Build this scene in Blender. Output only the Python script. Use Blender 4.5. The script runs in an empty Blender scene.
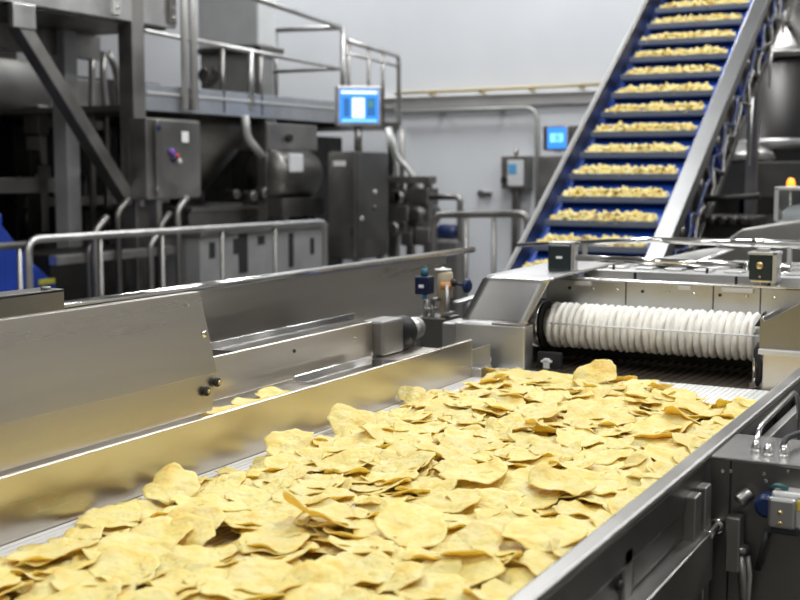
import bpy, bmesh, math, random
import numpy as np
from mathutils import Vector as V, Matrix
random.seed(7); rng = np.random.default_rng(11)
S = bpy.context.scene; COL = S.collection
PI = math.pi

# ------------------------------------------------------------------ camera
F_PX = 1200.0; YAW = math.radians(28.2); PIT = math.radians(6.18); EYE = V((0, 0, 1.45))
cam = bpy.data.cameras.new('camera'); co = bpy.data.objects.new('camera', cam); COL.objects.link(co)
cam.sensor_width = 36; cam.lens = 36*F_PX/800; cam.clip_start = .02; cam.clip_end = 80
co.location = EYE; co.rotation_euler = (PI/2-PIT, 0, YAW)
cam.dof.use_dof = True; cam.dof.focus_distance = 1.95; cam.dof.aperture_fstop = 6.5
S.camera = co
_fh = V((-math.sin(YAW), math.cos(YAW), 0)); _r = V((math.cos(YAW), math.sin(YAW), 0))
_f = _fh*math.cos(PIT)-V((0, 0, 1))*math.sin(PIT); _u = _r.cross(_f)
def at(px, py, ax, val):
    'point of the place seen at a pixel, on the plane x/y/z = val'
    d = _f+_r*(px-400)/F_PX-_u*(py-300)/F_PX
    return EYE+d*((val-EYE[ax])/d[ax])

# ------------------------------------------------------------------ materials
def mat(name, col, rough=.5, metal=0.0, var=.0, scale=6.0, stretch=(1, 1, 1), bump=0.0, bscale=40., rvar=0.0, emit=None, alpha=None, sub=0.0, spec=.5, dark=None, objrand=0.0, aniso=0.0):
    m = bpy.data.materials.new(name); m.use_nodes = True
    nt = m.node_tree; N = nt.nodes; L = nt.links; b = N['Principled BSDF']
    b.inputs['Base Color'].default_value = (*col, 1); b.inputs['Roughness'].default_value = rough
    b.inputs['Metallic'].default_value = metal; b.inputs['Specular IOR Level'].default_value = spec
    if aniso: b.inputs['Anisotropic'].default_value = aniso
    tc = N.new('ShaderNodeTexCoord')
    mp = N.new('ShaderNodeMapping'); mp.inputs['Scale'].default_value = stretch
    L.new(tc.outputs['Object'], mp.inputs['Vector'])
    if var or rvar or dark:
        n = N.new('ShaderNodeTexNoise'); n.inputs['Scale'].default_value = scale; n.inputs['Detail'].default_value = 5
        L.new(mp.outputs[0], n.inputs['Vector'])
        if var or dark:
            r = N.new('ShaderNodeValToRGB')
            lo = dark if dark else tuple(c*(1-var) for c in col)
            hi = tuple(min(1, c*(1+var*.6)) for c in col)
            r.color_ramp.elements[0].position = .32; r.color_ramp.elements[1].position = .68
            r.color_ramp.elements[0].color = (*lo, 1); r.color_ramp.elements[1].color = (*hi, 1)
            L.new(n.outputs['Fac'], r.inputs[0]); out = r.outputs[0]
            if objrand:
                oi = N.new('ShaderNodeObjectInfo'); hs = N.new('ShaderNodeHueSaturation')
                mr = N.new('ShaderNodeMapRange'); mr.inputs['To Min'].default_value = 1-objrand; mr.inputs['To Max'].default_value = 1+objrand
                L.new(oi.outputs['Random'], mr.inputs[0]); L.new(mr.outputs[0], hs.inputs['Value']); L.new(out, hs.inputs['Color']); out = hs.outputs[0]
            L.new(out, b.inputs['Base Color'])
        if rvar:
            mr = N.new('ShaderNodeMapRange'); mr.inputs['To Min'].default_value = max(.02, rough-rvar); mr.inputs['To Max'].default_value = rough+rvar
            mr.inputs['From Min'].default_value = .3; mr.inputs['From Max'].default_value = .7
            L.new(n.outputs['Fac'], mr.inputs[0]); L.new(mr.outputs[0], b.inputs['Roughness'])
    if bump:
        n2 = N.new('ShaderNodeTexNoise'); n2.inputs['Scale'].default_value = bscale; n2.inputs['Detail'].default_value = 3
        L.new(mp.outputs[0], n2.inputs['Vector'])
        bp = N.new('ShaderNodeBump'); bp.inputs['Strength'].default_value = bump; bp.inputs['Distance'].default_value = .004
        L.new(n2.outputs['Fac'], bp.inputs['Height']); L.new(bp.outputs[0], b.inputs['Normal'])
    if emit:
        b.inputs['Emission Color'].default_value = (*col, 1); b.inputs['Emission Strength'].default_value = emit
    if sub:
        b.inputs['Subsurface Weight'].default_value = sub; b.inputs['Subsurface Radius'].default_value = (.012, .008, .003); b.inputs['Subsurface Scale'].default_value = .6
    return m

STEEL = mat('brushed_steel', (.68, .64, .575), .32, 1, var=.10, scale=9, stretch=(1, .12, 1), rvar=.07, bump=.05, bscale=60)
STEELX = mat('brushed_steel_crosswise', (.62, .61, .59), .25, 1, var=.10, scale=9, stretch=(.12, 1, 1), rvar=.07, bump=.04, bscale=60)
SATIN = mat('satin_steel', (.58, .575, .56), .38, 1, var=.12, scale=7, rvar=.08)
TANKM = mat('smoked_steel', (.055, .052, .05), .4, 1, var=.2, scale=3)
DSTEEL = mat('weathered_steel', (.20, .193, .18), .42, 1, var=.22, scale=4, rvar=.1)
MSTEEL = mat('machine_steel', (.33, .318, .30), .4, 1, var=.22, scale=3.5, rvar=.1)
PSTEEL = mat('painted_steel_grey', (.30, .30, .295), .5, .35, var=.18, scale=4)
CHROME = mat('polished_steel', (.80, .79, .77), .12, 1, rvar=.04, scale=14, var=.04)
BLACKM = mat('dark_machine_metal', (.035, .033, .031), .5, .7, var=.4, scale=6)
RUBBER = mat('black_rubber', (.012, .012, .013), .6, 0, var=.3)
NAVY = mat('dark_blue_plastic', (.008, .022, .085), .35, 0, var=.2)
BLUEB = mat('blue_belt', (.012, .080, .45), .42, 0, var=.15, scale=10)
BLUEP = mat('blue_paint', (.008, .04, .30), .45, 0, var=.3, scale=4)
TEAL = mat('dark_green_plastic', (.010, .020, .022), .35, 0, var=.2)
WHITEP = mat('white_ribbed_plastic', (.95, .925, .865), .45, 0, var=.04, scale=25, sub=.15)
BELTW = mat('white_belt', (.80, .79, .76), .45, 0, var=.08, scale=60, stretch=(1, .04, 1), bump=.5, bscale=180)
CREAM = mat('cream_plastic', (.50, .42, .29), .4, 0, var=.15, scale=12)
ORANGE = mat('orange_band', (.60, .26, .08), .4)
BRASS = mat('brass', (.70, .52, .25), .3, 1)
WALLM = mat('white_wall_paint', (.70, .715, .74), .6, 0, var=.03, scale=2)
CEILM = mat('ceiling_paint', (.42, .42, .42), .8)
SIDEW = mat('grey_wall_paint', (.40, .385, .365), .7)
FLOORM = mat('grey_resin_floor', (.17, .165, .155), .35, 0, var=.25, scale=1.2, rvar=.1)
YPIPE = mat('yellow_pipe_paint', (.62, .52, .30), .5, 0, var=.1)
GREYP = mat('grey_pipe', (.42, .42, .40), .45, .3, var=.1)
BOXP = mat('pale_grey_panel', (.62, .63, .63), .45, 0, var=.06)
LABELW = mat('white_label', (.80, .80, .78), .5)
LABELB = mat('blue_label', (.10, .35, .62), .5)
PALE = mat('pale_steel', (.68, .67, .65), .45, .6, var=.08, scale=5)
SCR = mat('screen_blue', (.04, .24, .80), .3, emit=1.0)
SCRD = mat('screen_dark_blue', (.03, .13, .34), .3, emit=.8)
SCRW = mat('screen_white', (.75, .88, 1.0), .3, emit=1.0)
SCRG = mat('screen_green', (.12, .33, .22), .3, emit=.7)
SCRC = mat('screen_cyan', (.25, .68, .95), .3, emit=1.0)
AMBER = mat('amber_lamp', (1.0, .32, .03), .3, emit=2.2)
LAMPM = mat('lamp_housing', (.8, .8, .8), .5)
REDP = mat('red_button', (.55, .05, .04), .4); PURP = mat('violet_button', (.20, .10, .45), .4); GRNP = mat('green_button', (.05, .35, .15), .4)
SLOT = mat('slot_black', (.01, .01, .01), .8)
GLASS = mat('clear_plastic', (.93, .97, .97), .06)
GLASS.node_tree.nodes['Principled BSDF'].inputs['Transmission Weight'].default_value = 1.0
GLASS.node_tree.nodes['Principled BSDF'].inputs['IOR'].default_value = 1.25
FOAM = mat('white_foam', (.85, .86, .86), .7)

# the chips: fried potato, bubbled, browner in blotches
def chip_material():
    m = bpy.data.materials.new('fried_potato'); m.use_nodes = True
    nt = m.node_tree; N = nt.nodes; L = nt.links; b = N['Principled BSDF']
    tc = N.new('ShaderNodeTexCoord'); oi = N.new('ShaderNodeObjectInfo')
    add = N.new('ShaderNodeVectorMath'); add.operation = 'ADD'
    sc = N.new('ShaderNodeVectorMath'); sc.operation = 'SCALE'; sc.inputs['Scale'].default_value = 9
    cmb = N.new('ShaderNodeCombineXYZ')
    for i in range(3): L.new(oi.outputs['Random'], cmb.inputs[i])
    L.new(cmb.outputs[0], sc.inputs[0]); L.new(tc.outputs['Object'], add.inputs[0]); L.new(sc.outputs[0], add.inputs[1])
    n = N.new('ShaderNodeTexNoise'); n.inputs['Scale'].default_value = 28; n.inputs['Detail'].default_value = 4
    L.new(add.outputs[0], n.inputs['Vector'])
    r = N.new('ShaderNodeValToRGB'); e = r.color_ramp.elements
    e[0].position = .30; e[0].color = (.95, .67, .19, 1); e[1].position = .66; e[1].color = (.99, .835, .39, 1)
    k = e.new(.47); k.color = (.985, .785, .29, 1)
    L.new(n.outputs['Fac'], r.inputs[0])
    n3 = N.new('ShaderNodeTexNoise'); n3.inputs['Scale'].default_value = 75; n3.inputs['Detail'].default_value = 1
    L.new(add.outputs[0], n3.inputs['Vector'])
    r3 = N.new('ShaderNodeValToRGB'); r3.color_ramp.elements[0].position = .74; r3.color_ramp.elements[1].position = .80
    L.new(n3.outputs['Fac'], r3.inputs[0])
    mx = N.new('ShaderNodeMix'); mx.data_type = 'RGBA'; mx.inputs['B'].default_value = (.58, .26, .05, 1)
    mm = N.new('ShaderNodeMath'); mm.operation = 'MULTIPLY'; mm.inputs[1].default_value = .6
    L.new(r3.outputs[0], mm.inputs[0]); L.new(mm.outputs[0], mx.inputs['Factor']); L.new(r.outputs[0], mx.inputs['A'])
    hs = N.new('ShaderNodeHueSaturation'); mr = N.new('ShaderNodeMapRange'); mr.inputs['To Min'].default_value = .93; mr.inputs['To Max'].default_value = 1.04
    L.new(oi.outputs['Random'], mr.inputs[0]); L.new(mr.outputs[0], hs.inputs['Value']); L.new(mx.outputs['Result'], hs.inputs['Color'])
    L.new(hs.outputs[0], b.inputs['Base Color'])
    v = N.new('ShaderNodeTexVoronoi'); v.inputs['Scale'].default_value = 130; v.feature = 'SMOOTH_F1'
    L.new(add.outputs[0], v.inputs['Vector'])
    n2 = N.new('ShaderNodeTexNoise'); n2.inputs['Scale'].default_value = 80; n2.inputs['Detail'].default_value = 2
    L.new(add.outputs[0], n2.inputs['Vector'])
    ad = N.new('ShaderNodeMath'); ad.operation = 'ADD'; L.new(v.outputs['Distance'], ad.inputs[0]); L.new(n2.outputs['Fac'], ad.inputs[1])
    bp = N.new('ShaderNodeBump'); bp.inputs['Strength'].default_value = .7; bp.inputs['Distance'].default_value = .0024
    L.new(ad.outputs[0], bp.inputs['Height']); L.new(bp.outputs[0], b.inputs['Normal'])
    b.inputs['Roughness'].default_value = .5; b.inputs['Specular IOR Level'].default_value = .35
    b.inputs['Subsurface Weight'].default_value = .5; b.inputs['Subsurface Radius'].default_value = (.010, .006, .002); b.inputs['Subsurface Scale'].default_value = .6
    tr = N.new('ShaderNodeBsdfTranslucent'); ms = N.new('ShaderNodeMixShader'); ms.inputs[0].default_value = .24
    tr.inputs['Color'].default_value = (.96, .72, .24, 1)
    L.new(bp.outputs[0], tr.inputs['Normal']); L.new(b.outputs[0], ms.inputs[1]); L.new(tr.outputs[0], ms.inputs[2])
    L.new(ms.outputs[0], N['Material Output'].inputs['Surface'])
    return m
CHIP = chip_material()

# ------------------------------------------------------------------ mesh helpers
class MB:
    def __init__(s): s.bm = bmesh.new()
    def hull8(s, P):
        v = [s.bm.verts.new(p) for p in P]
        for f in ((0, 3, 2, 1), (4, 5, 6, 7), (0, 1, 5, 4), (1, 2, 6, 5), (2, 3, 7, 6), (3, 0, 4, 7)): s.bm.faces.new([v[i] for i in f])
        return s
    def box(s, x0, x1, y0, y1, z0, z1):
        return s.hull8([(x0, y0, z0), (x1, y0, z0), (x1, y1, z0), (x0, y1, z0), (x0, y0, z1), (x1, y0, z1), (x1, y1, z1), (x0, y1, z1)])
    def obox(s, c, ax, ay, az):
        'oriented box: centre and three half-axes'
        c, ax, ay, az = V(c), V(ax), V(ay), V(az)
        return s.hull8([c-ax-ay-az, c+ax-ay-az, c+ax+ay-az, c-ax+ay-az, c-ax-ay+az, c+ax-ay+az, c+ax+ay+az, c-ax+ay+az])
    def bar(s, p, q, w, h, up=(0, 0, 1)):
        p, q = V(p), V(q); d = (q-p).normalized(); up = V(up)
        if abs(d.dot(up)) > .98: up = V((1, 0, 0))
        sx = d.cross(up).normalized(); uz = sx.cross(d).normalized()
        return s.obox((p+q)/2, (q-p)/2, sx*w/2, uz*h/2)
    def prism(s, pts, vec):
        vec = V(vec); a = [s.bm.verts.new(p) for p in pts]; b = [s.bm.verts.new(V(p)+vec) for p in pts]
        n = len(pts); s.bm.faces.new(a[::-1]); s.bm.faces.new(b)
        for i in range(n): s.bm.faces.new((a[i], a[(i+1) % n], b[(i+1) % n], b[i]))
        return s
    def tube(s, pts, r, n=10, fillet=0.0):
        pts = [V(p) for p in pts]
        if fillet:
            o = [pts[0]]
            for i in range(1, len(pts)-1):
                a, b, c = pts[i-1], pts[i], pts[i+1]; fl = min(fillet, (a-b).length*.49, (c-b).length*.49)
                p0 = b+(a-b).normalized()*fl; p1 = b+(c-b).normalized()*fl
                for t in np.linspace(0, 1, 6): t = float(t); o.append(p0*(1-t)**2+b*2*t*(1-t)+p1*t*t)
            pts = o+[pts[-1]]
        rings = []; prev = None
        for i, p in enumerate(pts):
            d = (pts[min(i+1, len(pts)-1)]-pts[max(i-1, 0)]).normalized()
            if prev is None:
                a = V((0, 0, 1)) if abs(d.z) < .9 else V((1, 0, 0)); x = d.cross(a).normalized()
            else: x = (prev-d*prev.dot(d)).normalized()
            prev = x; y = d.cross(x)
            rr = r[i] if isinstance(r, (list, tuple)) else r
            rings.append([s.bm.verts.new(p+(x*math.cos(2*PI*k/n)+y*math.sin(2*PI*k/n))*rr) for k in range(n)])
        for a, b in zip(rings, rings[1:]):
            for k in range(n): s.bm.faces.new((a[k], a[(k+1) % n], b[(k+1) % n], b[k])).smooth = True
        s.bm.faces.new(rings[0][::-1]); s.bm.faces.new(rings[-1])
        return s
    def cyl(s, p, q, r, r2=None, n=20):
        p, q = V(p), V(q); r2 = r if r2 is None else r2; d = (q-p).normalized()
        a = V((0, 0, 1)) if abs(d.z) < .9 else V((1, 0, 0)); x = d.cross(a).normalized(); y = d.cross(x)
        R = [[s.bm.verts.new(c+(x*math.cos(2*PI*k/n)+y*math.sin(2*PI*k/n))*rr) for k in range(n)] for c, rr in ((p, r), (q, r2))]
        for k in range(n): s.bm.faces.new((R[0][k], R[0][(k+1) % n], R[1][(k+1) % n], R[1][k])).smooth = True
        s.bm.faces.new(R[0][::-1]); s.bm.faces.new(R[1]); return s
    def lathe(s, prof, base, axis=(0, 0, 1), n=28):
        base = V(base); d = V(axis).normalized(); a = V((0, 0, 1)) if abs(d.z) < .9 else V((1, 0, 0)); x = d.cross(a).normalized(); y = d.cross(x)
        R = [[s.bm.verts.new(base+d*h+(x*math.cos(2*PI*k/n)+y*math.sin(2*PI*k/n))*r) for k in range(n)] for r, h in prof]
        for A, B in zip(R, R[1:]):
            for k in range(n): s.bm.faces.new((A[k], A[(k+1) % n], B[(k+1) % n], B[k])).smooth = True
        s.bm.faces.new(R[0][::-1]); s.bm.faces.new(R[-1]); return s
    def sheet(s, fn, nu, nv, th=.003):
        'thick sheet through fn(u, v)'
        P = [[V(fn(i/nu, j/nv)) for j in range(nv+1)] for i in range(nu+1)]
        def nrm(i, j):
            a = P[min(i+1, nu)][j]-P[max(i-1, 0)][j]; b = P[i][min(j+1, nv)]-P[i][max(j-1, 0)]
            return a.cross(b).normalized()
        A = [[s.bm.verts.new(P[i][j]) for j in range(nv+1)] for i in range(nu+1)]
        B = [[s.bm.verts.new(P[i][j]-nrm(i, j)*th) for j in range(nv+1)] for i in range(nu+1)]
        for i in range(nu):
            for j in range(nv):
                s.bm.faces.new((A[i][j], A[i+1][j], A[i+1][j+1], A[i][j+1])).smooth = True
                s.bm.faces.new((B[i][j+1], B[i+1][j+1], B[i+1][j], B[i][j])).smooth = True
        for i in range(nu):
            s.bm.faces.new((A[i+1][0], A[i][0], B[i][0], B[i+1][0])); s.bm.faces.new((A[i][nv], A[i+1][nv], B[i+1][nv], B[i][nv]))
        for j in range(nv):
            s.bm.faces.new((A[0][j], A[0][j+1], B[0][j+1], B[0][j])); s.bm.faces.new((A[nu][j+1], A[nu][j], B[nu][j], B[nu][j+1]))
        return s
    def build(s, name, m, parent=None, bev=.002, loc=None, label=None):
        'link what was gathered as ONE mesh object; a child is stored relative to its thing'
        root = parent
        while root is not None and root.parent is not None: root = root.parent
        off = root.location.copy() if root is not None else V(loc) if loc is not None else V((0, 0, 0))
        bmesh.ops.recalc_face_normals(s.bm, faces=s.bm.faces)
        bmesh.ops.translate(s.bm, verts=s.bm.verts, vec=-off)
        me = bpy.data.meshes.new(name); s.bm.to_mesh(me); s.bm.free(); me.materials.append(m)
        o = bpy.data.objects.new(name, me); COL.objects.link(o)
        if parent is not None: o.parent = parent
        else: o.location = off
        if bev:
            b = o.modifiers.new('edge', 'BEVEL'); b.width = bev; b.segments = 2; b.limit_method = 'ANGLE'; b.angle_limit = math.radians(50)
        if label: o['label'] = label
        return o
def tag(o, label, cat, group=None):
    o['label'] = label; o['category'] = cat
    if group: o['group'] = group
    return o
def thing(name, label, cat, loc, group=None):
    o = bpy.data.objects.new(name, None); COL.objects.link(o); o.location = loc; o.empty_display_size = .1
    return tag(o, label, cat, group)
def struct(o): o['kind'] = 'structure'; return o
def copy_tree(o, parent=None):
    c = o.copy(); COL.objects.link(c)
    if parent is not None: c.parent = parent
    for ch in list(o.children): copy_tree(ch, c)
    return c

# ------------------------------------------------------------------ the room
RX0, RX1, RY0, RY1, RH = -11.0, 3.6, -4.0, 10.0, 5.2
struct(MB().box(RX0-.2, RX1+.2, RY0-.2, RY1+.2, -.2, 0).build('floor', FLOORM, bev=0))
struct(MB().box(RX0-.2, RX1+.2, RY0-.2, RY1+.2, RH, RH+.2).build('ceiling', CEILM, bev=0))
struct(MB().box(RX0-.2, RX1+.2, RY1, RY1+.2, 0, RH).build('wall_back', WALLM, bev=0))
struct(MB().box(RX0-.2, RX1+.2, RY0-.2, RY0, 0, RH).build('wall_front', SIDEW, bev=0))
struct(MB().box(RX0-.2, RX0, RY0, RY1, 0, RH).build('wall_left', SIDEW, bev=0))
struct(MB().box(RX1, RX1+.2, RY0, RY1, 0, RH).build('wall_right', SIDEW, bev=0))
b = MB(); b.box(-5.8, -2.2, RY1-.05, RY1, 2.02, 2.11); b.box(-5.8, -2.2, RY1-.075, RY1, 2.105, 2.12)
struct(b.build('trim_1', PALE, bev=.004))

# ceiling lamps of the hall, out of view, added with housings for lighting
for i, (x, y, en) in enumerate([(-3.4, 8.3, 104), (-2.6, 4.9, 100), (-2.9, 1.0, 78), (-2.6, -2.5, 60), (.5, -1.8, 60), (.5, 1.6, 78), (.4, 5.4, 95), (.4, 8.4, 100), (2.6, 2, 55), (-6.8, 8.6, 100)]):
    t = thing('unseen_ceiling_light', 'unseen long white ceiling light panel added to light the processing hall', 'ceiling light', (x, y, RH-.03), 'unseen ceiling lights of the hall')
    hb = MB(); hb.box(x-.20, x+.20, y-.80, y+.80, RH-.05, RH); hb.build('housing', LAMPM, t)
    l = bpy.data.lights.new('lamp', 'AREA'); l.shape = 'RECTANGLE'; l.size = .36; l.size_y = 1.5; l.energy = en; l.color = (.975, .99, 1.0)
    lo = bpy.data.objects.new('lamp', l); COL.objects.link(lo); lo.parent = t; lo.location = (0, 0, -.03)

# ------------------------------------------------------------------ main belt conveyor
BY0, BY1 = .45, 2.495            # belt ends
XL, XR = -1.087, -.385
t = thing('belt_conveyor', 'stainless belt conveyor with a white slatted belt carrying the heap of golden chips', 'conveyor', (-.74, 1.5, 0))
b = MB()
n = 62
for i in range(n):
    x0 = XL+.002+(XR-XL-.004)*i/n; w = (XR-XL-.004)/n
    b.box(x0, x0+w-.0016, BY0, BY1, .988, 1.0)
b.box(XL+.002, XR-.002, BY0, BY1-.004, .975, .992)
b.build('belt', BELTW, t, bev=0)
b = MB(); b.prism([(XL, 0, .93), (XL-.004, 0, .93), (XL-.004, 0, 1.079), (XL-.018, 0, 1.076), (XL-.018, 0, 1.079), (XL-.003, 0, 1.0835), (XL, 0, 1.082)], (0, 2.36, 0))
g = b.build('side_guard', STEEL, t, bev=.001)
b = MB(); b.box(XL-.004, XL+.022, 2.3605, 2.42, .96, 1.02); b.box(XL-.004, XL, 2.36, 2.46, .95, 1.06); b.build('end_bracket', SATIN, t)
# right hand side: box rail, panels, ribs, lower ledge
b = MB(); b.box(XR, -.362, .2, 2.62, 1.080, 1.09); rr = b.build('top_rail', MSTEEL, t, bev=.004)
b = MB(); b.box(XR, -.364, .2, 2.62, 1.04, 1.0795); b.box(XR, -.368, .2, 2.62, .86, 1.058); pn = b.build('side_panel', DSTEEL, t)
b = MB(); b.box(-.372, -.3655, 1.205, 1.408, 1.008, 1.056); b.build('recess_cover', DSTEEL, t, bev=.003)
for y in (1.185, 1.425, 1.475, 1.72, 1.83, 1.95, 2.1, 2.3):
    MB().box(-.3715, -.352 if y in (1.425, 1.475) else -.364, y-.014, y+.014, .86, 1.058).build('rib', MSTEEL, t)
b = MB(); b.box(-.372, -.345, .3, 1.47, .985, 1.003); b.box(-.350, -.344, .3, 1.47, .94, 1.003); b.build('lower_ledge', MSTEEL, t)
b = MB(); b.tube([(-.348, 1.46, .998), (-.348, 1.60, 1.002)], .006); b.tube([(-.348, 1.50, .999), (-.348, 1.52, 1.0)], .010); b.tube([(-.348, 1.54, .999), (-.348, 1.55, 1.0)], .009); b.build('ledge_pin', CHROME, t)
for (y, z) in ((1.205, .99), (1.16, 1.025)):
    MB().cyl((-.372, y, z), (-.362, y, z), .006, n=12).build('bolt', BLACKM, t)
for x in (-1.07, -.40):
    for y in (.55, 2.2):
        MB().box(x-.03, x+.03, y-.03, y+.03, 0, .95).build('leg', SATIN, t)
b = MB(); b.box(XL+.01, XR-.01, .5, 2.5, .90, .93); b.build('bed', MSTEEL, t)

# cover panel standing over the left guard
t = thing('cover_panel', 'large plain stainless cover panel with two black knobs at its lower right corner', 'panel', (-1.12, 1.2, 1.08))
yE = 1.0
pts_lo = [at(0, 478, 0, -1.106), at(213, 409, 0, -1.106), at(219, 379, 0, -1.108), at(210, 374, 0, -1.11), at(0, 428, 0, -1.11)]
b = MB()
Y0 = .55
lo = [(-1.106, Y0, 1.0845), (-1.106, 1.456, 1.0845), (-1.111, 1.476, 1.140), (-1.111, Y0, 1.140)]
b.prism(lo, (-.003, 0, 0)); b.build('lower_flap', STEEL, t, bev=.0008)
b = MB(); hi = [(-1.111, Y0, 1.140), (-1.111, 1.476, 1.140), (-1.128, 1.459, 1.2655), (-1.128, Y0, 1.2655)]
b.prism(hi, (-.003, 0, 0)); b.box(-1.143, -1.128, Y0, 1.457, 1.2635, 1.266); b.build('upper_plate', STEEL, t, bev=.0008)
for (px, py) in ((205, 391), (215.5, 382)):
    p = at(px, py, 0, -1.107)
    kb = MB(); kb.cyl(p+V((-.006, 0, 0)), p+V((.003, 0, 0)), .005, n=10); kb.lathe([(.006, 0), (.0075, .001), (.0075, .004), (.006, .006), (.003, .0065)], p+V((.0005, 0, 0)), (1, 0, 0), 16)
    k = kb.build('knob', RUBBER, t, bev=0)
    MB().lathe([(.003, 0), (.0035, .001), (.0015, .003)], p+V((.0065, 0, 0)), (1, 0, 0), 12).build('knob_insert', BRASS, k, bev=0)
p = at(204, 334, 0, -1.119); MB().lathe([(.006, 0), (.006, .002), (.0025, .004)], p, (1, 0, 0), 14).build('screw', CHROME, t, bev=0)
p = at(188, 305, 0, -1.123); MB().lathe([(.002, 0), (.002, .0015), (.001, .002)], p, (1, 0, 0), 10).build('rivet', CHROME, t, bev=0)
# steel channel behind the panel
b = MB(); x = -1.30
b.box(x-.004, x, .9, 1.351, 1.13, 1.272); b.box(x-.05, x, .9, 1.351, 1.266, 1.272); b.box(x-.05, x-.046, .9, 1.351, 1.13, 1.27)
b.box(x-.045, x-.008, 1.0, 1.04, 0, 1.14); b.cyl((x-.012, 1.325, 1.272), (x-.012, 1.325, 1.277), .008, n=12)
tag(b.build('steel_channel', MSTEEL, None, loc=(x, 1.3, 0)), 'short dark steel channel showing above the top edge of the large cover panel', 'channel')

# side trough running beside the belt
XT = -1.28
t = thing('side_trough', 'empty stainless side trough running along the left guard of the belt', 'trough', (-1.19, 1.6, 0))
b = MB(); b.box(XT, -1.1055, .3, 2.44, 1.040, 1.044); b.build('pan', STEEL, t)
b = MB(); b.prism([(XT, 0, 1.04), (XT-.004, 0, 1.04), (XT-.004, 0, 1.118), (XT-.020, 0, 1.115), (XT-.020, 0, 1.118), (XT-.003, 0, 1.1225), (XT, 0, 1.121)], (0, 2.26, 0)); b.build('trough_wall', STEEL, t, bev=.001)
for (px, py) in ((294, 351), (354, 339), (372, 354)):
    p = at(px, py, 0, XT); MB().lathe([(.004, 0), (.004, .002), (.002, .003)], p, (1, 0, 0), 12).build('screw', BLACKM if px == 294 else CHROME, t, bev=0)
for y in (.6, 2.2): MB().box(-1.22, -1.18, y-.02, y+.02, 0, 1.04).build('leg', SATIN, t)
# bright strips lying in and over the trough
b = MB(); b.box(-1.45, -1.335, 1.88, 2.47, 1.097, 1.100); b.box(-1.45, -1.447, 1.88, 2.47, 1.097, 1.109); b.box(-1.338, -1.335, 1.88, 2.47, 1.088, 1.100)
for y in (1.95, 2.4): b.box(-1.42, -1.36, y-.01, y+.01, 1.0, 1.097)
b.box(-1.45, -1.34, 1.9, 2.45, .98, 1.0)
for y in (1.95, 2.4): b.box(-1.41, -1.37, y-.02, y+.02, 0, .98)
tag(b.build('drip_tray', CHROME, None, loc=(-1.4, 2.1, 0)), 'shiny flat metal tray behind the trough wall, before the tall rear guard', 'tray')
b = MB(); b.prism([(-1.15, 1.90, 1.0445), (-1.25, 1.90, 1.0445), (-1.25, 2.20, 1.0445), (-1.15, 2.25, 1.0445)], (0, 0, .004)); b.box(-1.25, -1.247, 1.90, 2.2, 1.0445, 1.058)
tag(b.build('metal_strip', CHROME, None, loc=(-1.2, 2.0, 1.0445)), 'bright narrow metal strip lying inside the trough beside the belt guard', 'strip')

# rear guard
XG = -1.62
t = thing('rear_guard', 'long stainless guard wall with a round top edge behind the trough', 'guard', (XG, 2.0, 0))
b = MB(); b.box(XG-.004, XG, .9, 3.32, .55, 1.195); b.build('sheet', STEEL, t)
b = MB(); b.tube([(XG, .9, 1.195), (XG, 3.52, 1.195)], .010, 12); b.build('top_edge', CHROME, t, bev=0)
for y in (1.0, 2.1, 3.2): MB().box(XG-.045, XG-.004, y-.02, y+.02, 0, 1.18).build('post', MSTEEL, t)

# block and valve at the end of the trough
t = thing('gear_block', 'steel gear block with a rounded dark cap closing the end of the trough', 'machine block', (-1.29, 2.36, 0))
MB().box(-1.31, -1.255, 2.265, 2.36, 1.045, 1.122).build('block', MSTEEL, t, bev=.006)
MB().lathe([(.028, 0), (.036, .004), (.036, .055), (.026, .065)], (-1.285, 2.36, 1.083), (0, 1, 0), 20).build('cap', BLACKM, t, bev=0)
MB().lathe([(.026, 0), (.026, .05)], (-1.285, 2.425, 1.083), (0, 1, 0), 20).build('flange', SATIN, t, bev=0)
MB().box(-1.30, -1.27, 2.445, 2.47, 0, 1.06).build('pedestal', MSTEEL, t)
t = thing('pneumatic_valve', 'upright valve with a dark blue coil, cream body, orange band and blue hand wheel', 'valve', (-1.27, 2.74, 0))
vx, vy = -1.27, 2.74
cz = lambda py: at(443, py, 1, vy).z
P = lambda px, py, dy=0: at(px, py, 1, vy+dy)
MB().box(P(424, 0).x, P(454, 0).x, vy-.04, vy+.05, cz(352), cz(316)).build('base_block', DSTEEL, t, bev=.004)
MB().box(P(424, 0).x+.01, P(454, 0).x-.01, vy-.03, vy+.04, 0, cz(352)).build('stand', MSTEEL, t)
b = MB(); pc = P(445, 300)
b.lathe([(.010, 0), (.012, .004), (.012, .045), (.020, .05), (.020, .11), (.017, .115)], (pc.x, vy, cz(316)), (0, 0, 1), 20); b.build('valve_body', CREAM, t, bev=0)
pc = P(446, 283); MB().lathe([(.0206, 0), (.0206, .020)], (pc.x, vy, cz(289)), (0, 0, 1), 20).build('band', ORANGE, t, bev=0)
MB().lathe([(.018, 0), (.022, .001), (.022, .004), (.008, .005), (.004, .008), (.001, .009)], (P(444, 0).x, vy, cz(270.5)), (0, 0, 1), 18).build('cap', LABELW, t, bev=0)
pc = P(429, 283); k = MB().box(pc.x-.019, pc.x+.019, vy-.045, vy-.005, cz(294), cz(276)).build('coil', mat('black_blue_plastic', (.006, .012, .045), .3), t, bev=.004)
MB().box(pc.x-.006, pc.x+.008, vy-.047, vy-.045, cz(287), cz(284)).build('plug_label', LABELW, k, bev=.0005)
b = MB(); b.cyl((pc.x, vy-.025, cz(276)), (pc.x, vy-.025, cz(268)), .010, .007); b.cyl((pc.x, vy-.025, cz(268)), (pc.x, vy-.025, cz(266)), .003); b.build('coil_nut', mat('teal_nut', (.02, .12, .18), .4), k, bev=0)
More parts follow.
